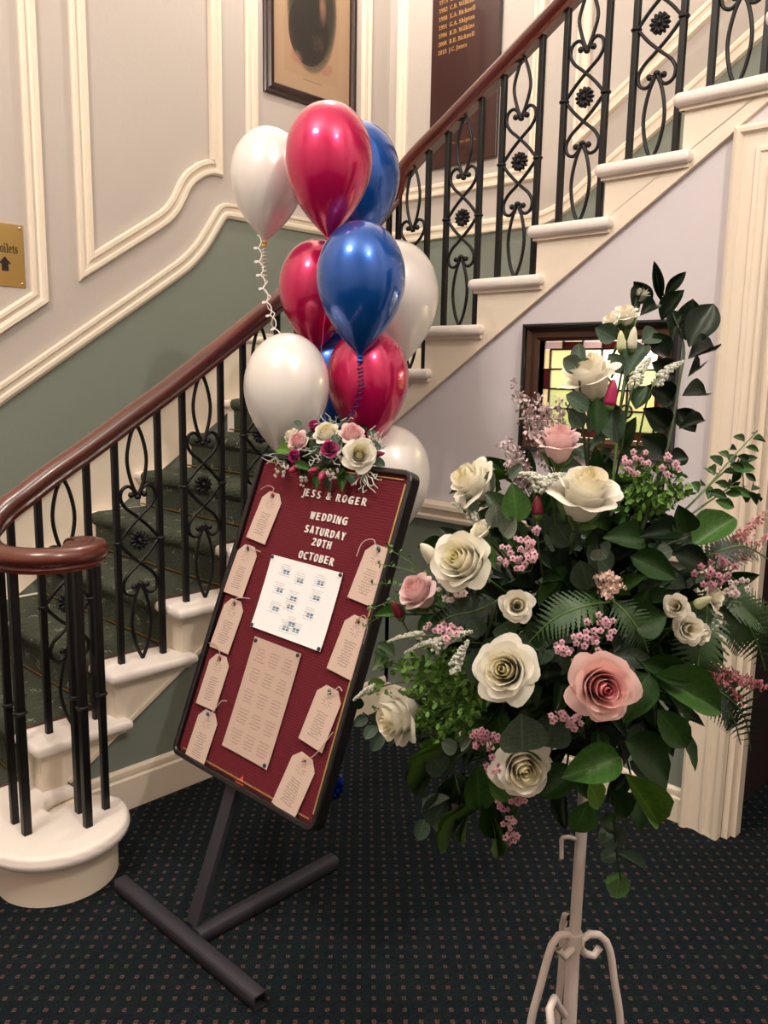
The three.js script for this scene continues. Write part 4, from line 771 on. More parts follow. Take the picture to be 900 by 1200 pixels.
// leaves of the arrangement that can be told apart in the picture: base pixel, tip pixel, width in pixels, tone with lit leaves coloured paler, tilt
function drawn(name, label, cat, list, geos, stemPts, o2 = {}) {
  const s0 = stemPts.map(([x, y, b = 0.02]) => on(x, y, b)), o = thing(name, label, cat, o2.group, s0[0]);
  stem(o, s0, o2.r ?? 0.002, o2.stem ?? stemM.d);
  for (const [x0, y0, x1, y1, w, m, back = -0.01, side = 0] of list) {
    const a = on(x0, y0, back + 0.012), b = at(x1, y1, dome(x1, y1) + back - 0.004 + (o2.lift ?? 0)), n = toCam(a).add(V(rr(-0.25, 0.25), 0.25 + rr(-0.15, 0.2), rr(-0.25, 0.25))).addScaledVector(rt, side).normalize();
    leaf(o, a, b, mm(w, dome(x0, y0)), pick(geos), LM[m], n);
  }
  return o;
}
drawn('salal_branch', 'big glossy green leaves spreading right from beside the open pink rose', 'foliage', [[764, 792, 857, 834, 54, 'm', -0.05], [761, 789, 730, 846, 48, 'd', -0.045], [752, 776, 812, 800, 34, 'd', -0.035], [771, 831, 816, 888, 36, 'm', -0.05], [732, 868, 806, 920, 60, 'd', -0.035]], gSalal, [[745, 770, 0.02], [764, 796, -0.03], [770, 840, -0.03]]);
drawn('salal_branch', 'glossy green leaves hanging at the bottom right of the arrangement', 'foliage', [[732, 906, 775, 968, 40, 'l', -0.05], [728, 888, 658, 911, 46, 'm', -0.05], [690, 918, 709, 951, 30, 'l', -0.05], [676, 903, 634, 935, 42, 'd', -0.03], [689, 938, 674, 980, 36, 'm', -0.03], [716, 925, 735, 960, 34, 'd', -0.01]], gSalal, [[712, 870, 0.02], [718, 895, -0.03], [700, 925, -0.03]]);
drawn('salal_branch', 'dark green leaves fanning out in the middle right, above the pale feathery plume', 'foliage', [[811, 640, 862, 605, 44, 'm', -0.03], [806, 624, 795, 592, 32, 'd', -0.03], [792, 622, 750, 628, 30, 'k', -0.03], [755, 632, 710, 628, 36, 'd', -0.03], [738, 652, 795, 677, 36, 'd', -0.04], [790, 650, 835, 662, 34, 'k', -0.02]], gSalal, [[770, 665, 0.03], [780, 640, 0], [806, 630, -0.01]]);
drawn('salal_branch', 'dark veined leaves below the white rose at the upper left edge', 'foliage', [[606, 612, 601, 566, 36, 'm', -0.03], [592, 600, 570, 575, 26, 'd', -0.01], [585, 610, 560, 600, 30, 'd', 0], [610, 640, 590, 600, 34, 'd', 0]], gSalal, [[620, 660, 0.03], [605, 615, 0.0]]);
drawn('salal_branch', 'green leaves hanging below the open white rose at the bottom left', 'foliage', [[559, 896, 563, 957, 40, 'm', -0.02], [577, 908, 606, 941, 34, 'm', -0.03], [545, 905, 522, 950, 36, 'd', 0], [540, 925, 545, 985, 40, 'd', 0], [575, 930, 590, 985, 36, 'd', 0], [510, 900, 488, 930, 30, 'd', 0]], gSalal, [[590, 880, 0.03], [562, 900, 0], [545, 935, 0]]);
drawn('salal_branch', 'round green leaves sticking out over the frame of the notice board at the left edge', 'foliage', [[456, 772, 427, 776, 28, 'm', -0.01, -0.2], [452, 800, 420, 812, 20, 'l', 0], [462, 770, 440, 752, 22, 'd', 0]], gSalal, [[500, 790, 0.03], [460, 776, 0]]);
drawn('salal_branch', 'single broad dark leaf behind the small white cluster at the right', 'foliage', [[741, 733, 782, 722, 44, 'd', -0.03], [735, 740, 720, 765, 34, 'k', -0.01], [745, 720, 760, 690, 30, 'd', 0]], gSalal, [[720, 740, 0.04], [741, 733, 0]]);
drawn('ruscus_branch', 'tall dark branch of pointed leaves rising at the upper right, before the window', 'foliage', [[774, 352, 767, 306, 13, 'k'], [779, 347, 804, 318, 14, 'k'], [775, 376, 800, 338, 22, 'k'], [763, 356, 743, 330, 20, 'k'], [807, 407, 837, 354, 38, 'k', -0.02], [803, 399, 812, 350, 34, 'k', 0.01], [806, 421, 843, 402, 25, 'k', -0.02], [799, 464, 833, 458, 24, 'k', -0.02], [795, 503, 829, 488, 17, 'k', -0.02], [806, 442, 825, 424, 14, 'k'], [784, 418, 766, 390, 26, 'k'], [790, 440, 765, 425, 28, 'k'], [788, 470, 762, 452, 30, 'k'], [792, 480, 815, 505, 26, 'k', 0.01], [784, 500, 757, 480, 30, 'k'], [780, 530, 752, 512, 30, 'k'], [788, 400, 800, 360, 22, 'k', 0.01], [782, 540, 808, 535, 24, 'k', 0.01]], gRus, [[745, 640, 0.03], [778, 540, 0.0], [795, 450, -0.01], [800, 400, 0], [785, 362, 0.0], [775, 340, 0]], { r: 0.0028, stem: stemM.d });
drawn('eucalyptus_sprig', 'grey-green rounded leaves around the small white blooms near the top', 'foliage', [[733, 442, 757, 398, 30, 'n', -0.01], [722, 398, 698, 384, 26, 'n'], [727, 438, 714, 414, 24, 'n'], [752, 402, 772, 388, 26, 'n'], [700, 510, 700, 465, 22, 'd', -0.02], [724, 520, 716, 470, 32, 'n'], [745, 480, 758, 450, 26, 'd'], [750, 370, 772, 352, 20, 'k'], [742, 365, 752, 330, 14, 'k']], gRus, [[715, 600, 0.03], [728, 470, 0.01], [742, 390, 0.01], [750, 352, 0.01]], { stem: stemM.g });
drawn('eucalyptus_sprig', 'three small round grey leaves left of the top white rose', 'foliage', [[678, 432, 679, 403, 18, 'e', -0.03], [678, 432, 659, 420, 22, 'e', -0.03], [680, 436, 690, 420, 20, 'e', -0.03], [690, 480, 664, 462, 24, 'n', -0.02], [684, 500, 668, 480, 22, 'n', -0.01]], gRound, [[690, 560, 0.03], [682, 490, 0], [678, 430, -0.02]]);
drawn('eucalyptus_sprig', 'big round grey eucalyptus leaf lying over the low white rose', 'foliage', [[612, 880, 610, 832, 52, 'e', -0.085], [640, 875, 650, 830, 48, 'n', -0.02]], gRound, [[640, 900, 0.02], [626, 884, -0.04], [612, 878, -0.07]]);
drawn('eucalyptus_sprig', 'pale round eucalyptus leaves beside the pointed white bloom on the upper left', 'foliage', [[583, 618, 580, 590, 28, 'f', -0.02], [590, 628, 606, 606, 24, 'f', -0.02], [572, 580, 578, 550, 16, 'f'], [596, 560, 612, 545, 14, 'e'], [560, 600, 545, 585, 16, 'e']], gRound, [[600, 660, 0.03], [588, 620, 0], [580, 580, 0]]);
drawn('eucalyptus_sprig', 'eucalyptus with one very pale leaf at the lower left, over the dark carpet', 'foliage', [[495, 948, 523, 934, 17, 'f', -0.02], [520, 905, 500, 880, 30, 'n'], [535, 880, 518, 870, 18, 'e', -0.03], [540, 875, 556, 866, 16, 'e', -0.02], [525, 930, 510, 965, 34, 'n'], [505, 910, 480, 905, 30, 'n', 0.02], [540, 930, 530, 905, 16, 'e', -0.01], [498, 960, 490, 985, 20, 'n', 0.02]], gRound, [[580, 860, 0.03], [540, 885, 0], [515, 930, 0], [500, 955, 0]]);
drawn('eucalyptus_sprig', 'little round dark leaves hanging over the carpet left of the drooping white rose', 'foliage', [[440, 850, 428, 866, 16, 'n'], [440, 850, 447, 832, 16, 'n'], [448, 860, 436, 880, 16, 'n', 0.01], [430, 840, 415, 850, 14, 'n', 0.01], [424, 830, 414, 815, 12, 'd', 0.01]], gRound, [[490, 830, 0.03], [446, 848, 0.0], [425, 835, 0.0]]);
drawn('eucalyptus_sprig', 'dark eucalyptus trailing down right of the pole of the stand', 'foliage', [[720, 980, 703, 990, 26, 'n', 0, 0.2], [722, 985, 738, 975, 26, 'n', 0.01], [722, 1000, 704, 1008, 18, 'n', 0.01], [724, 1000, 752, 1020, 16, 'n', 0], [726, 1022, 722, 1053, 28, 'm', -0.01], [718, 965, 700, 962, 24, 'd', 0.01]], gRound, [[722, 930, 0.02], [720, 970, 0.0], [727, 1030, -0.01]]);
drawn('eucalyptus_sprig', 'rounded grey leaves in the middle, under the large upper white rose', 'foliage', [[690, 690, 680, 655, 34, 'n', 0.02], [700, 640, 712, 655, 30, 'e', 0.02], [697, 655, 705, 642, 15, 'f', -0.03], [770, 650, 788, 645, 22, 'e', -0.01], [715, 670, 690, 640, 34, 'n', 0.03], [668, 640, 650, 610, 34, 'n', 0.02]], gRound, [[700, 720, 0.05], [700, 670, 0.02], [700, 640, 0.02]]);
drawn('eucalyptus_sprig', 'eucalyptus stem of round leaves between the open white rose and the small round bloom', 'foliage', [[560, 800, 555, 762, 26, 'n'], [570, 770, 586, 745, 24, 'n'], [565, 745, 550, 725, 26, 'n'], [590, 730, 600, 748, 34, 'd', -0.01], [620, 750, 640, 735, 30, 'd'], [575, 720, 555, 700, 30, 'n', 0.02]], gRound, [[600, 780, 0.04], [570, 760, 0.01], [585, 700, 0.0]]);
// fern fronds: toothed leaflets along a rib
function fernGeo(pts, wid, n, side) {
  const c = cr(pts, n), list = [];
  for (let i = 2; i < n; i++) {
    const t = c[Math.min(i + 1, n)].clone().sub(c[i - 1]).normalize(), f = i / n, L = wid * Math.pow(Math.sin(Math.PI * Math.min(1, 0.16 + 0.84 * f)), 0.8) * (1 - 0.25 * f);
    const x = t.clone().cross(side).normalize();
    for (const s of [-1, 1]) {
      const d = x.clone().multiplyScalar(s).addScaledVector(t, 0.55).addScaledVector(side, 0.12).normalize(), w = t.clone().addScaledVector(d, -t.dot(d)).normalize(), base = c[i], pos = [], K = 6;
      const P = (k, e) => base.clone().addScaledVector(d, L * (k - Math.abs(e) * 0.12) / K).addScaledVector(w, e * L * 0.17 * (1 - 0.85 * k / K)).addScaledVector(side, -0.15 * L * (k / K) ** 2);
      for (let k = 0; k < K; k++) for (const e of [-1, 1]) { const a = P(k, 0), b = P(k + 1, 0), q = P(k, e * 0.5), m = P(k + 0.7, e), r = P(k + 1, e * 0.5); for (const v of [a, b, m, a, m, q, b, r, m]) pos.push(v.x, v.y, v.z); }
      list.push(rawGeo(pos));
    }
  }
  return merge(list);
}
function fern(label, px, wid, mat, group, n = 17) {
  const pts = px.map(([x, y, b = 0]) => on(x, y, b)), o = thing('fern_frond', label, 'fern', group, pts[0]);
  stem(o, pts, 0.0016, stemM.g);
  const side = toCam(pts[1]).add(V(rr(-0.3, 0.3), 0.4, rr(-0.3, 0.3))).normalize();
  stuff(part('leaflets', moveG(fernGeo(pts, mm(wid, 1), n, side), pts[0].clone().negate()), mat, o));
}
const FM = { d: std('#2c4a24', 0.5), m: std('#416a2f', 0.5), k: std('#1b3020', 0.45) };
fern('fern frond in the centre, pointing left above the open white rose', [[715, 705, 0.0], [680, 712, -0.02], [650, 725, -0.02], [620, 752, -0.01]], 34, FM.d);
fern('small fern frond pointing down right of the pink waxflowers in the centre', [[715, 700, 0], [735, 720, -0.02], [752, 745, -0.02], [760, 765, -0.01]], 26, FM.d);
fern('fern frond drooping under the small white cluster at the right', [[830, 700, 0.02], [826, 740, 0], [818, 775, 0], [822, 810, 0.01]], 40, FM.d);
fern('broad fern frond sweeping to the right edge beside the doorway', [[845, 700, 0.02], [868, 722, 0], [885, 748, 0], [897, 785, 0]], 44, FM.d);
fern('fern frond reaching level to the right edge of the picture', [[840, 705, 0.02], [866, 706, 0], [890, 716, 0.0], [915, 735, 0]], 40, FM.d);
fern('dark fern frond hanging below the pink plume at the right edge', [[820, 800, 0.02], [850, 815, 0.02], [872, 840, 0.02], [880, 880, 0.02]], 40, FM.k);
fern('dark fern tips over the white door casing at the lower right', [[800, 790, 0.03], [835, 815, 0.02], [858, 840, 0.02], [868, 872, 0.02]], 30, FM.k);
fern('dark fern frond above the mauve waxflowers at the right', [[810, 660, 0.02], [845, 645, 0.0], [872, 640, 0.0], [900, 655, 0]], 34, FM.k);
fern('fern frond tucked left of the round white bloom', [[590, 700, 0.03], [560, 715, 0.01], [530, 722, 0.0], [505, 735, 0.01]], 34, FM.k);
const twig = (l, px, n) => branch('leafy_sprig', l, 'foliage', null, px.map(([x, y, b = 0]) => on(x, y, b)), n, 0.026, 0.5, gRus, [LM.d, LM.d, LM.m], { from: 0.25, r: 0.0014, stem: stemM.g });
twig('sprig of small pointed leaves at the top of the right side, over the white casing', [[790, 610, 0.02], [825, 575, 0], [855, 540, 0], [885, 508, 0]], 15);
twig('second sprig of small leaves at the right, just below the top one', [[800, 610, 0.02], [835, 585, 0.01], [862, 570, 0.01], [886, 580, 0.01]], 12);
twig('third sprig of small leaves at the right, drooping beside the casing', [[800, 600, 0.03], [850, 552, 0.02], [868, 545, 0.02], [872, 575, 0.02]], 9);
// fine airy greenery
function airy(name, label, cat, base, tips, mat, dot, o2 = {}) {
  const b = on(base[0], base[1], 0.05), o = thing(name, label, cat, o2.group, b), st = [], dots = [];
  for (const [x, y, bk = 0] of tips) {
    const e = on(x, y, bk), mid = b.clone().lerp(e, 0.5).add(V(rr(-0.01, 0.01), rr(0, 0.015), rr(-0.01, 0.01))), c = cr([b, mid, e], 24);
    st.push(taperTube(c.filter((_, i) => i % 4 === 0).map((p) => p.clone().sub(b)), 0.0009, 0.0004, 8, 4));
    for (let i = o2.start ?? 7; i <= 24; i++) for (let k = 0; k < (o2.per ?? 3); k++) {
      const d = V(rr(-1, 1), rr(-0.6, 1), rr(-1, 1)).normalize(), l = (o2.reach ?? 0.014) * rr(0.4, 1.1) * (1.15 - 0.6 * i / 24), p = c[i].clone().addScaledVector(d, l).sub(b);
      const q = new THREE.Quaternion().setFromUnitVectors(V(0, 0, 1), V(rr(-1, 1), rr(-1, 1), rr(-1, 1)).normalize()), s = dot * rr(0.7, 1.3);
      dots.push(moveG(new THREE.CircleGeometry(s, 5).scale(0.7, 1.2, 1).applyQuaternion(q), p));
      const a = c[i].clone().sub(b), w = 0.0005; if (k % 2 === 0) { const t = rawGeo([a.x - w, a.y, a.z, a.x + w, a.y, a.z, p.x, p.y, p.z]); dots.push(t); }
    }
  }
  stuff(part('stalks', merge(st), stemM.g, o)); stuff(part('sprigs', merge(dots), mat, o));
}
const mFine = std('#5f8a35', 0.6), mFine2 = std('#47702c', 0.6), mAst = std('#d19a98', 0.7), mAst2 = std('#b06a70', 0.7), mSeed = std('#c3afb0', 0.7);
airy('greenery_spray', 'fine bright green seed-head greenery filling the left side of the arrangement', 'foliage', [560, 820], [[470, 790], [480, 770], [500, 760], [520, 760], [485, 810], [500, 830], [520, 850], [545, 840], [505, 790], [530, 800], [545, 780], [450, 780, 0.01], [490, 850], [515, 870], [540, 870]], mFine, 0.0042, { per: 4, reach: 0.02 });
airy('greenery_spray', 'fine green greenery at the upper right, above the fanned dark leaves', 'foliage', [750, 620], [[720, 580], [735, 555], [755, 545], [775, 545], [795, 555], [805, 575], [790, 585], [765, 570], [745, 580], [775, 590]], mFine, 0.0038, { per: 4, reach: 0.018 });
airy('greenery_spray', 'thin green wisps reaching left over the notice board from the pale pink rose', 'foliage', [520, 700], [[440, 660, -0.01], [436, 685, -0.01], [430, 715, 0], [450, 640, 0], [425, 735, 0.01]], mFine2, 0.0024, { per: 1, reach: 0.012 });
airy('greenery_spray', 'fine greenery beside the drooping white rose at the lower left', 'foliage', [540, 840], [[450, 815, -0.02], [460, 850, -0.03], [470, 870, -0.01], [440, 830, 0], [495, 880]], mFine2, 0.003, { per: 2 });
airy('astilbe_plume', 'feathery dusky pink plume at the right edge beside the door casing', 'flower', [830, 680], [[870, 625], [885, 610], [898, 602], [905, 625], [880, 650]], mAst, 0.0022, { per: 8, reach: 0.012 });
airy('astilbe_plume', 'second dusky pink plume lower down at the right edge, below the ferns', 'flower', [820, 790], [[850, 800], [875, 805], [896, 806], [870, 820]], mAst2, 0.0022, { per: 8, reach: 0.012 });
airy('astilbe_plume', 'small pale feathery plume in the middle of the arrangement', 'flower', [700, 690], [[725, 680, -0.04], [716, 672, -0.04], [730, 690, -0.04], [714, 700, -0.04], [722, 692, -0.045]], std('#dcbcae', 0.7), 0.0024, { per: 6, reach: 0.007, start: 11 });
airy('seed_spray', 'tall airy spray of tiny mauve seed heads before the left side of the window frame', 'flower', [655, 570], [[602, 452], [612, 462], [622, 480], [632, 466], [640, 478], [650, 490], [620, 505], [635, 510], [655, 470], [645, 520], [662, 500]], mSeed, 0.0024, { per: 5, reach: 0.015, start: 10 });
airy('seed_spray', 'airy spray of tiny mauve seed heads left of the pale pink upper rose', 'flower', [630, 600], [[586, 520], [596, 515], [604, 528], [592, 545], [612, 540], [618, 555]], mSeed, 0.0023, { per: 5, reach: 0.012, start: 12 });
// waxflower clusters
const cluster = (cx, cy, r, n, back = -0.02, sq = 1) => Array.from({ length: n }, () => { const a = rnd() * 6.283, q = Math.sqrt(rnd()) * r; return on(cx + q * Math.cos(a), cy + q * sq * Math.sin(a), back + rr(-0.012, 0.012)); });
for (const [l, cx, cy, r, n, mats, sq] of [
  ['cluster of pink waxflowers right of the large ruffled white rose', 605, 648, 24, 30, mWax, 0.8], ['little cluster of pink waxflowers right of the dark red bud', 624, 630, 10, 8, mWax, 1.2],
  ['pink waxflowers above the open pink rose', 676, 758, 26, 26, mWax, 0.8], ['pink waxflowers right of the centre fern frond', 703, 735, 18, 16, mWax, 0.9], ['dusky pink waxflowers left of the low white rose', 569, 868, 17, 20, mDusk, 1], ['few dusky waxflowers below the dusky cluster at the low white rose', 576, 898, 10, 10, mDusk, 1.3],
  ['waxflowers left of the open pink rose, over dark leaves', 655, 842, 16, 14, mWax, 0.8], ['small waxflower clump below the open pink rose', 673, 847, 9, 7, mWax, 1], ['pink waxflowers hanging at the very bottom of the arrangement', 597, 975, 12, 14, mWax, 1.5], ['dark mauve waxflowers below the low white rose', 600, 944, 22, 14, mDusk, 0.5],
  ['mauve waxflowers at the right, above the small white cluster', 838, 668, 26, 30, mDusk, 0.8], ['pale waxflowers between mauve ones and the small white cluster', 862, 684, 16, 12, mPale, 1], ['pink waxflowers among the fine greenery at the upper right', 745, 540, 16, 14, mWax, 1], ['single clump of pink waxflowers beside the upper green spray', 786, 545, 11, 10, mWax, 1.3], ['waxflowers at the left, below the pale pink rose', 520, 737, 22, 22, mWax, 0.6], ['pale waxflowers behind the pale pink rose on the left', 527, 690, 18, 16, mPale, 1.1]])
{ const o = thing('waxflower', l, 'flower', null, on(cx, cy + r, 0.03)); sprayOf(o, o.position, cluster(cx, cy, r, n, -0.03, sq), r, mats, 0.0052, true); }
// white spikes
function spike(label, x0, y0, x1, y1, w, back = -0.03) {
  const a = on(x0, y0, back), b = on(x1, y1, back), o = thing('flower_spike', label, 'flower', null, a), c = cr([a, a.clone().lerp(b, 0.5).add(V(0, 0.004, 0)), b], 20), l = [], W = mm(w, 1) / 2;
  for (let i = 3; i <= 20; i++) for (let k = 0; k < 9; k++) { const f = i / 20, d = V(rr(-1, 1), rr(-1, 1), rr(-1, 1)).normalize(); l.push(moveG(new THREE.IcosahedronGeometry(0.0021 * (1.25 - 0.8 * f), 0), c[i].clone().addScaledVector(d, W * (1.1 - 0.85 * f)).sub(a))); }
  stuff(part('florets', merge(l), petM('#e6e8dc'), o)); stem(o, [inner(a, 0.08), a, b], 0.0013);
}
spike('white flower spike before the window, left of two', 741, 456, 762, 420, 15); spike('white flower spike before the window, right of two', 765, 452, 800, 424, 14); spike('white spike pointing left beside the pale pink upper rose', 640, 572, 610, 555, 15); spike('white spike pointing right below the pale pink upper rose', 628, 574, 662, 556, 15);
spike('uppermost white spike at the left, by the pale pink rose', 500, 745, 455, 752, 8); spike('white spike at the left below the waxflowers', 520, 752, 475, 765, 9); spike('white spike in the left greenery pointing right', 505, 762, 552, 740, 14); spike('curved white spike left of the open white rose', 530, 790, 548, 752, 14); spike('small white spike at the left edge over the board frame', 445, 805, 415, 820, 10, 0); spike('white sprig below the white rose at the upper left edge', 560, 612, 530, 590, 12, 0);
// grass blades
{
  for (const [x0, y0, x1, y1, w, l] of [[540, 870, 466, 940, 9, 'grass blade arching down over the dark carpet at the lower left, outermost'], [545, 880, 480, 905, 12, 'grass blade at the lower left, above the outermost one'], [560, 940, 500, 1005, 8, 'grass blade hanging down at the lower left'], [575, 950, 584, 1020, 13, 'broad grass blade hanging straight down near the stand'], [550, 950, 538, 1000, 8, 'thin grass blade left of the broad hanging blade'], [600, 560, 522, 572, 5, 'thin grass blade reaching left past the upper left white rose']])
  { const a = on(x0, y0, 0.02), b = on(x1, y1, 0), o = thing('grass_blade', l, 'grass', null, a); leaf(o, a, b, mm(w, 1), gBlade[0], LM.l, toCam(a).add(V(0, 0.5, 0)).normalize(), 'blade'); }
}
// leafy branches deep in the arrangement
{
  const tips = [[470, 720], [520, 640], [600, 560], [640, 620], [700, 560], [660, 680], [740, 600], [800, 640], [840, 740], [800, 760], [760, 700], [720, 780], [660, 800], [600, 740], [540, 720], [520, 800], [560, 860], [640, 850], [700, 860], [760, 860], [800, 860], [660, 930], [600, 930], [540, 940], [500, 880], [470, 860], [620, 680], [690, 500], [730, 520], [765, 590], [850, 690], [830, 790], [745, 930], [700, 640], [580, 800], [640, 760], [720, 700], [780, 810]];
  const near = [[692, 446, 'white rose nearest the window'], [684, 583, 'large upward-facing white rose'], [559, 568, 'white rose at the upper left edge'], [545, 660, 'large ruffled white rose'], [594, 786, 'fully open white rose'], [471, 838, 'drooping white rose'], [612, 897, 'low white rose under the round leaf'], [655, 523, 'upper pale pink rose'], [492, 697, 'pale pink rose at the left edge'], [704, 805, 'open pink rose'], [606, 710, 'small round white bloom'], [793, 711, 'leftmost small white bloom of the right cluster'], [835, 700, 'rightmost small white bloom'], [806, 737, 'lowest small white bloom at the right'], [716, 465, 'magenta bud'], [630, 595, 'dark red bud in the upper middle'], [466, 716, 'dark red bud at the left edge'], [504, 650, 'white bud at the left'], [605, 648, 'biggest pink waxflower cluster'], [676, 758, 'waxflowers above the open pink rose'], [569, 868, 'dusky waxflowers by the low white rose'], [597, 975, 'bottom hanging waxflowers'], [838, 668, 'mauve waxflowers at the right'], [520, 737, 'waxflowers below the left pink rose'], [857, 834, 'largest glossy leaf at the right'], [775, 968, 'light green leaf at the bottom right'], [634, 935, 'leaves beside the stand pole'], [520, 820, 'fine bright greenery'], [765, 560, 'fine greenery at the upper right'], [790, 440, 'dark pointed branch before the window'], [890, 620, 'upper dusky pink plume'], [885, 808, 'lower dusky pink plume'], [650, 725, 'centre fern frond'], [885, 748, 'broad right-hand fern frond'], [720, 682, 'small pale feathery plume'], [510, 940, 'very pale eucalyptus leaf'], [541, 765, 'white spikes in the left greenery'], [703, 735, 'waxflowers right of the centre fern'], [655, 842, 'waxflowers left of the open pink rose'], [622, 480, 'tall spray of mauve seed heads'], [762, 430, 'white flower spikes before the window'], [860, 606, 'fanned dark leaves at the middle right']], taken = new Set();
  const fillLabel = (x, y, i) => { let b = -1, bd = 1e9; near.forEach(([a, c], k) => { const d = (a - x) ** 2 + (c - y) ** 2; if (d < bd && !taken.has(k)) { bd = d; b = k; } }); taken.add(b); return `${i % 4 === 3 ? 'grey-green rounded' : i % 4 === 1 ? 'dark pointed' : 'dark broad'} filler leaves behind the ${near[b][2]}`; };
  tips.forEach(([x, y], i) => {
    const e = on(x, y, 0.045 + 0.02 * rnd()), m = HEART.clone().lerp(e, 0.55).add(V(0, 0.02, 0));
    const o = branch('leafy_branch', fillLabel(x, y, i), 'foliage', null, [HEART.clone().addScaledVector(fwd, 0.03), m, e], 9, 0.062, 0.5, i % 4 === 3 ? gRound : i % 4 === 1 ? gRus : gSalal, i % 4 === 3 ? [LM.n, LM.n, LM.e] : [LM.d, LM.d, LM.k, LM.m], { from: 0.35 });
  });
  // small leaves added round the foam, coloured dark for the shade inside, past counting
  const l = [];
  for (let i = 0; i < 520; i++) {
    const d = V(rr(-1, 1), rr(-1, 1), rr(-1, 1)).normalize(), q = 0.45 + 0.55 * rnd(), f = d.z > 0 ? 0.15 : 0.075;
    const p = V(0, 0, 0).addScaledVector(rt, 0.155 * q * d.x).addScaledVector(up, 0.03 + 0.175 * q * d.y).addScaledVector(fwd, 0.03 + f * q * d.z);
    const y = p.clone().normalize().add(V(rr(-0.7, 0.7), rr(-0.9, 0.3), rr(-0.7, 0.7))).normalize(), x = y.clone().cross(V(rr(-1, 1), rr(-1, 1), rr(-1, 1))).normalize(), z = x.clone().cross(y), L = rr(0.035, 0.06);
    l.push(pick(gRus).clone().applyMatrix4(new THREE.Matrix4().makeBasis(x.multiplyScalar(L * 0.5), y.multiplyScalar(L), z.multiplyScalar(L)).setPosition(p)));
  }
  const inside = single('added_inner_foliage', 'added small leaves round the foam, coloured dark as the shade inside the flower arrangement', 'foliage', merge(l), LM.k);
  inside.position.copy(HEART); stuff(inside);
}

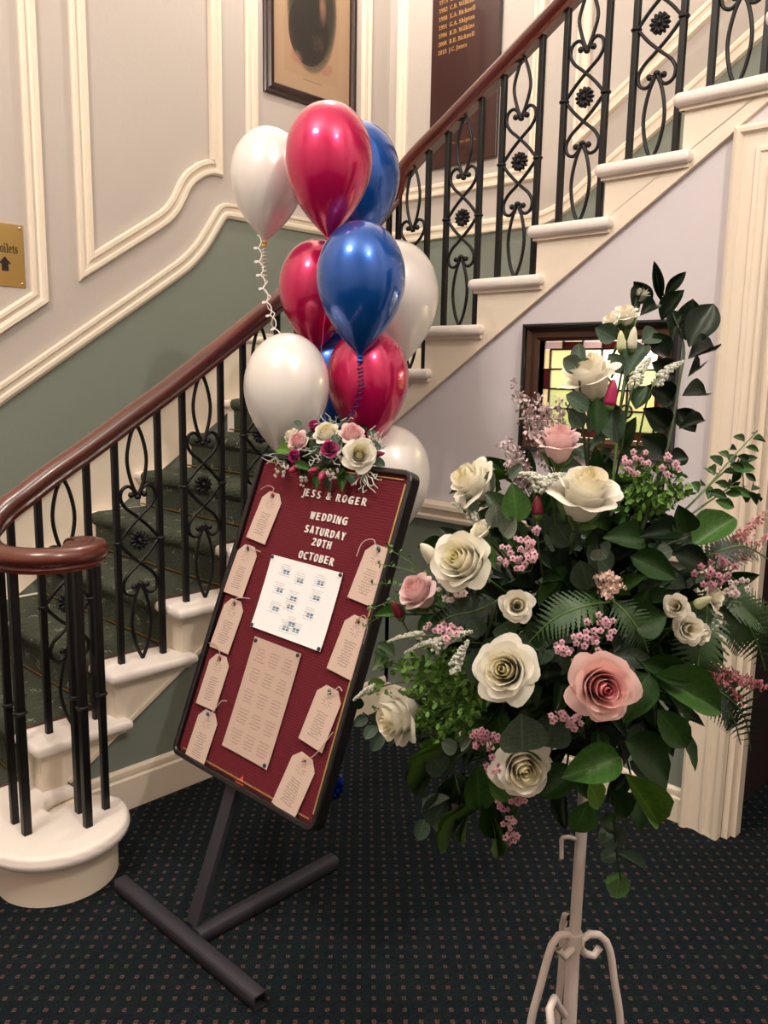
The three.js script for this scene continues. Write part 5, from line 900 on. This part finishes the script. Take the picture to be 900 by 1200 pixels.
// ------------------------------------------------------------------ posy along the top of the notice board
{
  const pAt = (px, py, w) => { const d = fwd.clone().addScaledVector(rt, (px - 450) / F).addScaledVector(up, (600 - py) / F), o = bp(0, 1.33, w); return EYE.clone().addScaledVector(d, o.clone().sub(EYE).dot(bN) / d.dot(bN)); };
  const pc = pAt(388, 545, 0.0), D = 2.05;
  const pr = (px, py, w, size, ax, kind, col, label) => { const p = pAt(px, py, w); rose(p, ax, mm(size, D), kind, col, label, null, p.clone().addScaledVector(ax, -0.05).lerp(pc, 0.3)); };
  pr(421, 533, 0.05, 40, dir(0.1, 0.15, 1), 'open', 'white', 'open creamy white rose at the right front of the posy on the board');
  pr(384, 511, 0.03, 36, dir(-0.1, 0.7, 0.6), 'half', 'white', 'white rose at the top middle of the posy on the board');
  pr(343, 512, 0.0, 24, dir(-0.7, 0.6, 0.4), 'half', 'white', 'small white rose at the upper left of the posy on the board');
  pr(351, 519, 0.03, 30, dir(-0.4, 0.5, 0.7), 'half', 'blush', 'pale pink rose at the left of the posy on the board');
  pr(412, 512, 0.02, 34, dir(0.2, 0.7, 0.6), 'half', 'blush', 'pale pink rose behind the creamy rose at the right of the posy');
  pr(386, 527, 0.06, 22, dir(0, 0.4, 0.9), 'half', 'magenta', 'magenta rose in the centre of the posy on the board');
  pr(346, 535, 0.04, 18, dir(-0.5, 0.1, 0.8), 'half', 'magenta', 'small magenta rose at the left of the posy, below the pale pink rose');
  pr(368, 500, 0.0, 18, dir(-0.1, 0.9, 0.3), 'half', 'magenta', 'small magenta rose at the back of the posy, beside the top white rose');
  const pb = (px, py, ax, l, w, m, label, dw = 0.05) => { const p = pAt(px, py, dw); bud(p, ax, mm(l, D), mm(w, D), m, label, p.clone().addScaledVector(ax, -0.04).lerp(pc, 0.4)); };
  const mBud = phys('#9c2450', 0.45);
  pb(443, 532, dir(0.95, 0.1, 0.2), 15, 8, mBud, 'pink bud at the far right of the posy on the board', 0.0); pb(368, 551, dir(-0.8, -0.2, 0.5), 15, 8, mBud, 'pink bud at the lower middle of the posy, left of two'); pb(377, 558, dir(-0.3, -0.7, 0.6), 14, 9, mBud, 'pink bud at the lower middle of the posy, right of two'); pb(344, 550, dir(-0.7, -0.4, 0.5), 13, 9, mBud, 'dark pink bud at the lower left of the posy on the board');
  const pl = (label, list, geos) => { const o = thing('leafy_sprig', label, 'foliage', null, pc); for (const [x0, y0, x1, y1, w, m, d = 0.03] of list) { const a = pAt(x0, y0, d), b = pAt(x1, y1, d); leaf(o, a, b, mm(w, D), pick(geos), LM[m], toCam(a).add(V(0, 0.4, 0)).normalize()); stem(o, [pc, a], 0.0012); } };
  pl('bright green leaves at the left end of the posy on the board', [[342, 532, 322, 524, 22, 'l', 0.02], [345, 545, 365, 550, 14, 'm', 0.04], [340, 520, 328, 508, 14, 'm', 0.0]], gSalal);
  pl('dark green leaves hanging over the felt under the posy', [[372, 555, 370, 573, 12, 'm', 0.03], [384, 560, 386, 577, 10, 'n', 0.02], [400, 552, 401, 576, 14, 'm', 0.03], [410, 555, 414, 567, 12, 'n', 0.03], [404, 548, 392, 556, 14, 'd', 0.04], [360, 548, 352, 560, 12, 'd', 0.03]], gSalal);
  pl('grey-green leaves among the roses of the posy', [[395, 520, 392, 510, 12, 'n', 0.05], [430, 520, 446, 526, 14, 'n', 0.02], [436, 540, 452, 548, 14, 'n', 0.01], [362, 515, 370, 506, 12, 'n', 0.02], [400, 500, 408, 493, 10, 'e', 0.01], [365, 530, 372, 520, 14, 'n', 0.04], [430, 510, 440, 505, 10, 'n', 0.0], [352, 500, 346, 492, 10, 'n', 0.0], [378, 540, 400, 545, 20, 'k', 0.02], [350, 528, 372, 540, 20, 'k', 0.01], [400, 530, 440, 540, 24, 'k', 0.0], [360, 515, 400, 520, 24, 'k', -0.02], [400, 520, 430, 500, 24, 'k', -0.02], [350, 540, 335, 540, 16, 'k', 0.0]], gRound);
  const mSil = std('#b9bdb4', 0.7);
  const silver = (label, base, tips, w) => { const b = pAt(base[0], base[1], w - 0.02), o = thing('silver_sprig', label, 'foliage', null, b), l = []; for (const [x, y] of tips) { const e = pAt(x, y, w + rr(0, 0.015)), n = 5; const pts = [V()]; for (let i = 1; i <= n; i++) pts.push(e.clone().sub(b).multiplyScalar(i / n).add(V(rr(-0.005, 0.005), rr(-0.005, 0.005), rr(-0.005, 0.005)))); l.push(taperTube(pts, 0.0022, 0.0012, 14, 5)); for (let i = 2; i <= n; i++) l.push(taperTube([pts[i], pts[i].clone().add(V(rr(-0.014, 0.014), rr(-0.012, 0.014), rr(-0.014, 0.014)))], 0.0016, 0.001, 4, 4)); } stuff(part('twigs', merge(l), mSil, o)); };
  silver('silver twigs tucked between the two pink roses of the posy', [400, 525], [[392, 515], [402, 518], [398, 528], [408, 524], [404, 510], [378, 517], [370, 522], [362, 512]], 0.035);
  silver('silver twigs at the upper right of the posy, behind the creamy rose', [440, 525], [[448, 512], [442, 508], [452, 520], [434, 506], [446, 516]], 0.01);
  silver('silver twiggy foliage hanging at the right end of the posy', [425, 550], [[414, 568], [420, 575], [428, 578], [436, 575], [442, 570], [445, 562], [432, 568]], 0.03);
  silver('silver twiggy foliage at the left end of the posy', [335, 535], [[312, 540], [316, 532], [322, 545], [330, 548], [320, 538], [334, 552]], 0.02);
  silver('silver twiggy foliage standing up at the top of the posy', [390, 505], [[378, 492], [388, 488], [396, 488], [404, 492], [412, 490], [384, 490], [374, 496]], 0.0);
  silver('silver twiggy foliage in the front of the posy, beside the magenta rose', [375, 530], [[360, 528], [366, 545], [355, 535], [372, 542], [395, 535], [398, 545], [352, 525]], 0.045);
  for (const [l, cx, cy, n] of [['tiny mauve waxflowers hanging at the lower middle of the posy', 391, 556, 14], ['tiny pale waxflowers at the lower left of the posy', 330, 553, 12], ['tiny pale waxflowers left of the lower pink buds of the posy', 358, 563, 8], ['tiny dark waxflowers at the right end of the posy', 440, 517, 8]]) { const o = thing('waxflower', l, 'flower', null, pAt(cx, cy - 8, 0.02)); sprayOf(o, o.position, Array.from({ length: n }, () => pAt(cx + rr(-8, 8), cy + rr(-7, 7), 0.035 + rr(0, 0.02))), 0, mPale, 0.0065, true); }
}

//@@END@@

// ------------------------------------------------------------------ lamps (above the frame)
function bulb(parent, p, r, cd, glow) {
  part('bulb', new THREE.SphereGeometry(r, 16, 12).translate(p.x, p.y, p.z), std('#ffffff', 0.4, { emissive: WARM, emissiveIntensity: glow }), parent);
  const l = new THREE.PointLight(WARM, cd, 0, 2); l.position.copy(p); l.castShadow = true; l.shadow.radius = 2; parent.add(l);
}
{
  const o = thing('pendant_lamp', 'round glowing ceiling lamp hanging over the stair landing', 'lamp', null, LAMP_LANDING.p);
  bulb(o, V(0, 0, 0), 0.12, LAMP_LANDING.i, 12);
  part('rod', rod(V(0, 0.11, 0), V(0, CEIL - LAMP_LANDING.p.y, 0), 0.01), mBrass, o);
}
{
  const o = thing('chandelier', 'brass chandelier of six candle bulbs hanging over the foot of the stairs', 'chandelier', null, LAMP_HALL.p);
  part('stem', rod(V(0, -0.05, 0), V(0, CEIL - LAMP_HALL.p.y, 0), 0.012), mBrass, o);
  for (let k = 0; k < 6; k++) { const a = k / 6 * 6.2832, c = Math.cos(a), s = Math.sin(a); part('arm', tube([V(0, -0.03, 0), V(c * 0.12, -0.09, s * 0.12), V(c * 0.24, -0.06, s * 0.24), V(c * 0.26, 0.03, s * 0.26)], 0.008, 12), mBrass, o); bulb(o, V(c * 0.26, 0.08, s * 0.26), 0.035, LAMP_HALL.i, 60); }
}
{
  const o = thing('pendant_lamp', 'round glowing ceiling lamp hanging over the hall by the doorway', 'lamp', null, LAMP_RIGHT.p);
  bulb(o, V(0, 0, 0), 0.12, LAMP_RIGHT.i, 12);
  part('rod', rod(V(0, 0.11, 0), V(0, CEIL - LAMP_RIGHT.p.y, 0), 0.01), mBrass, o);
}
renderer.render(scene, camera);
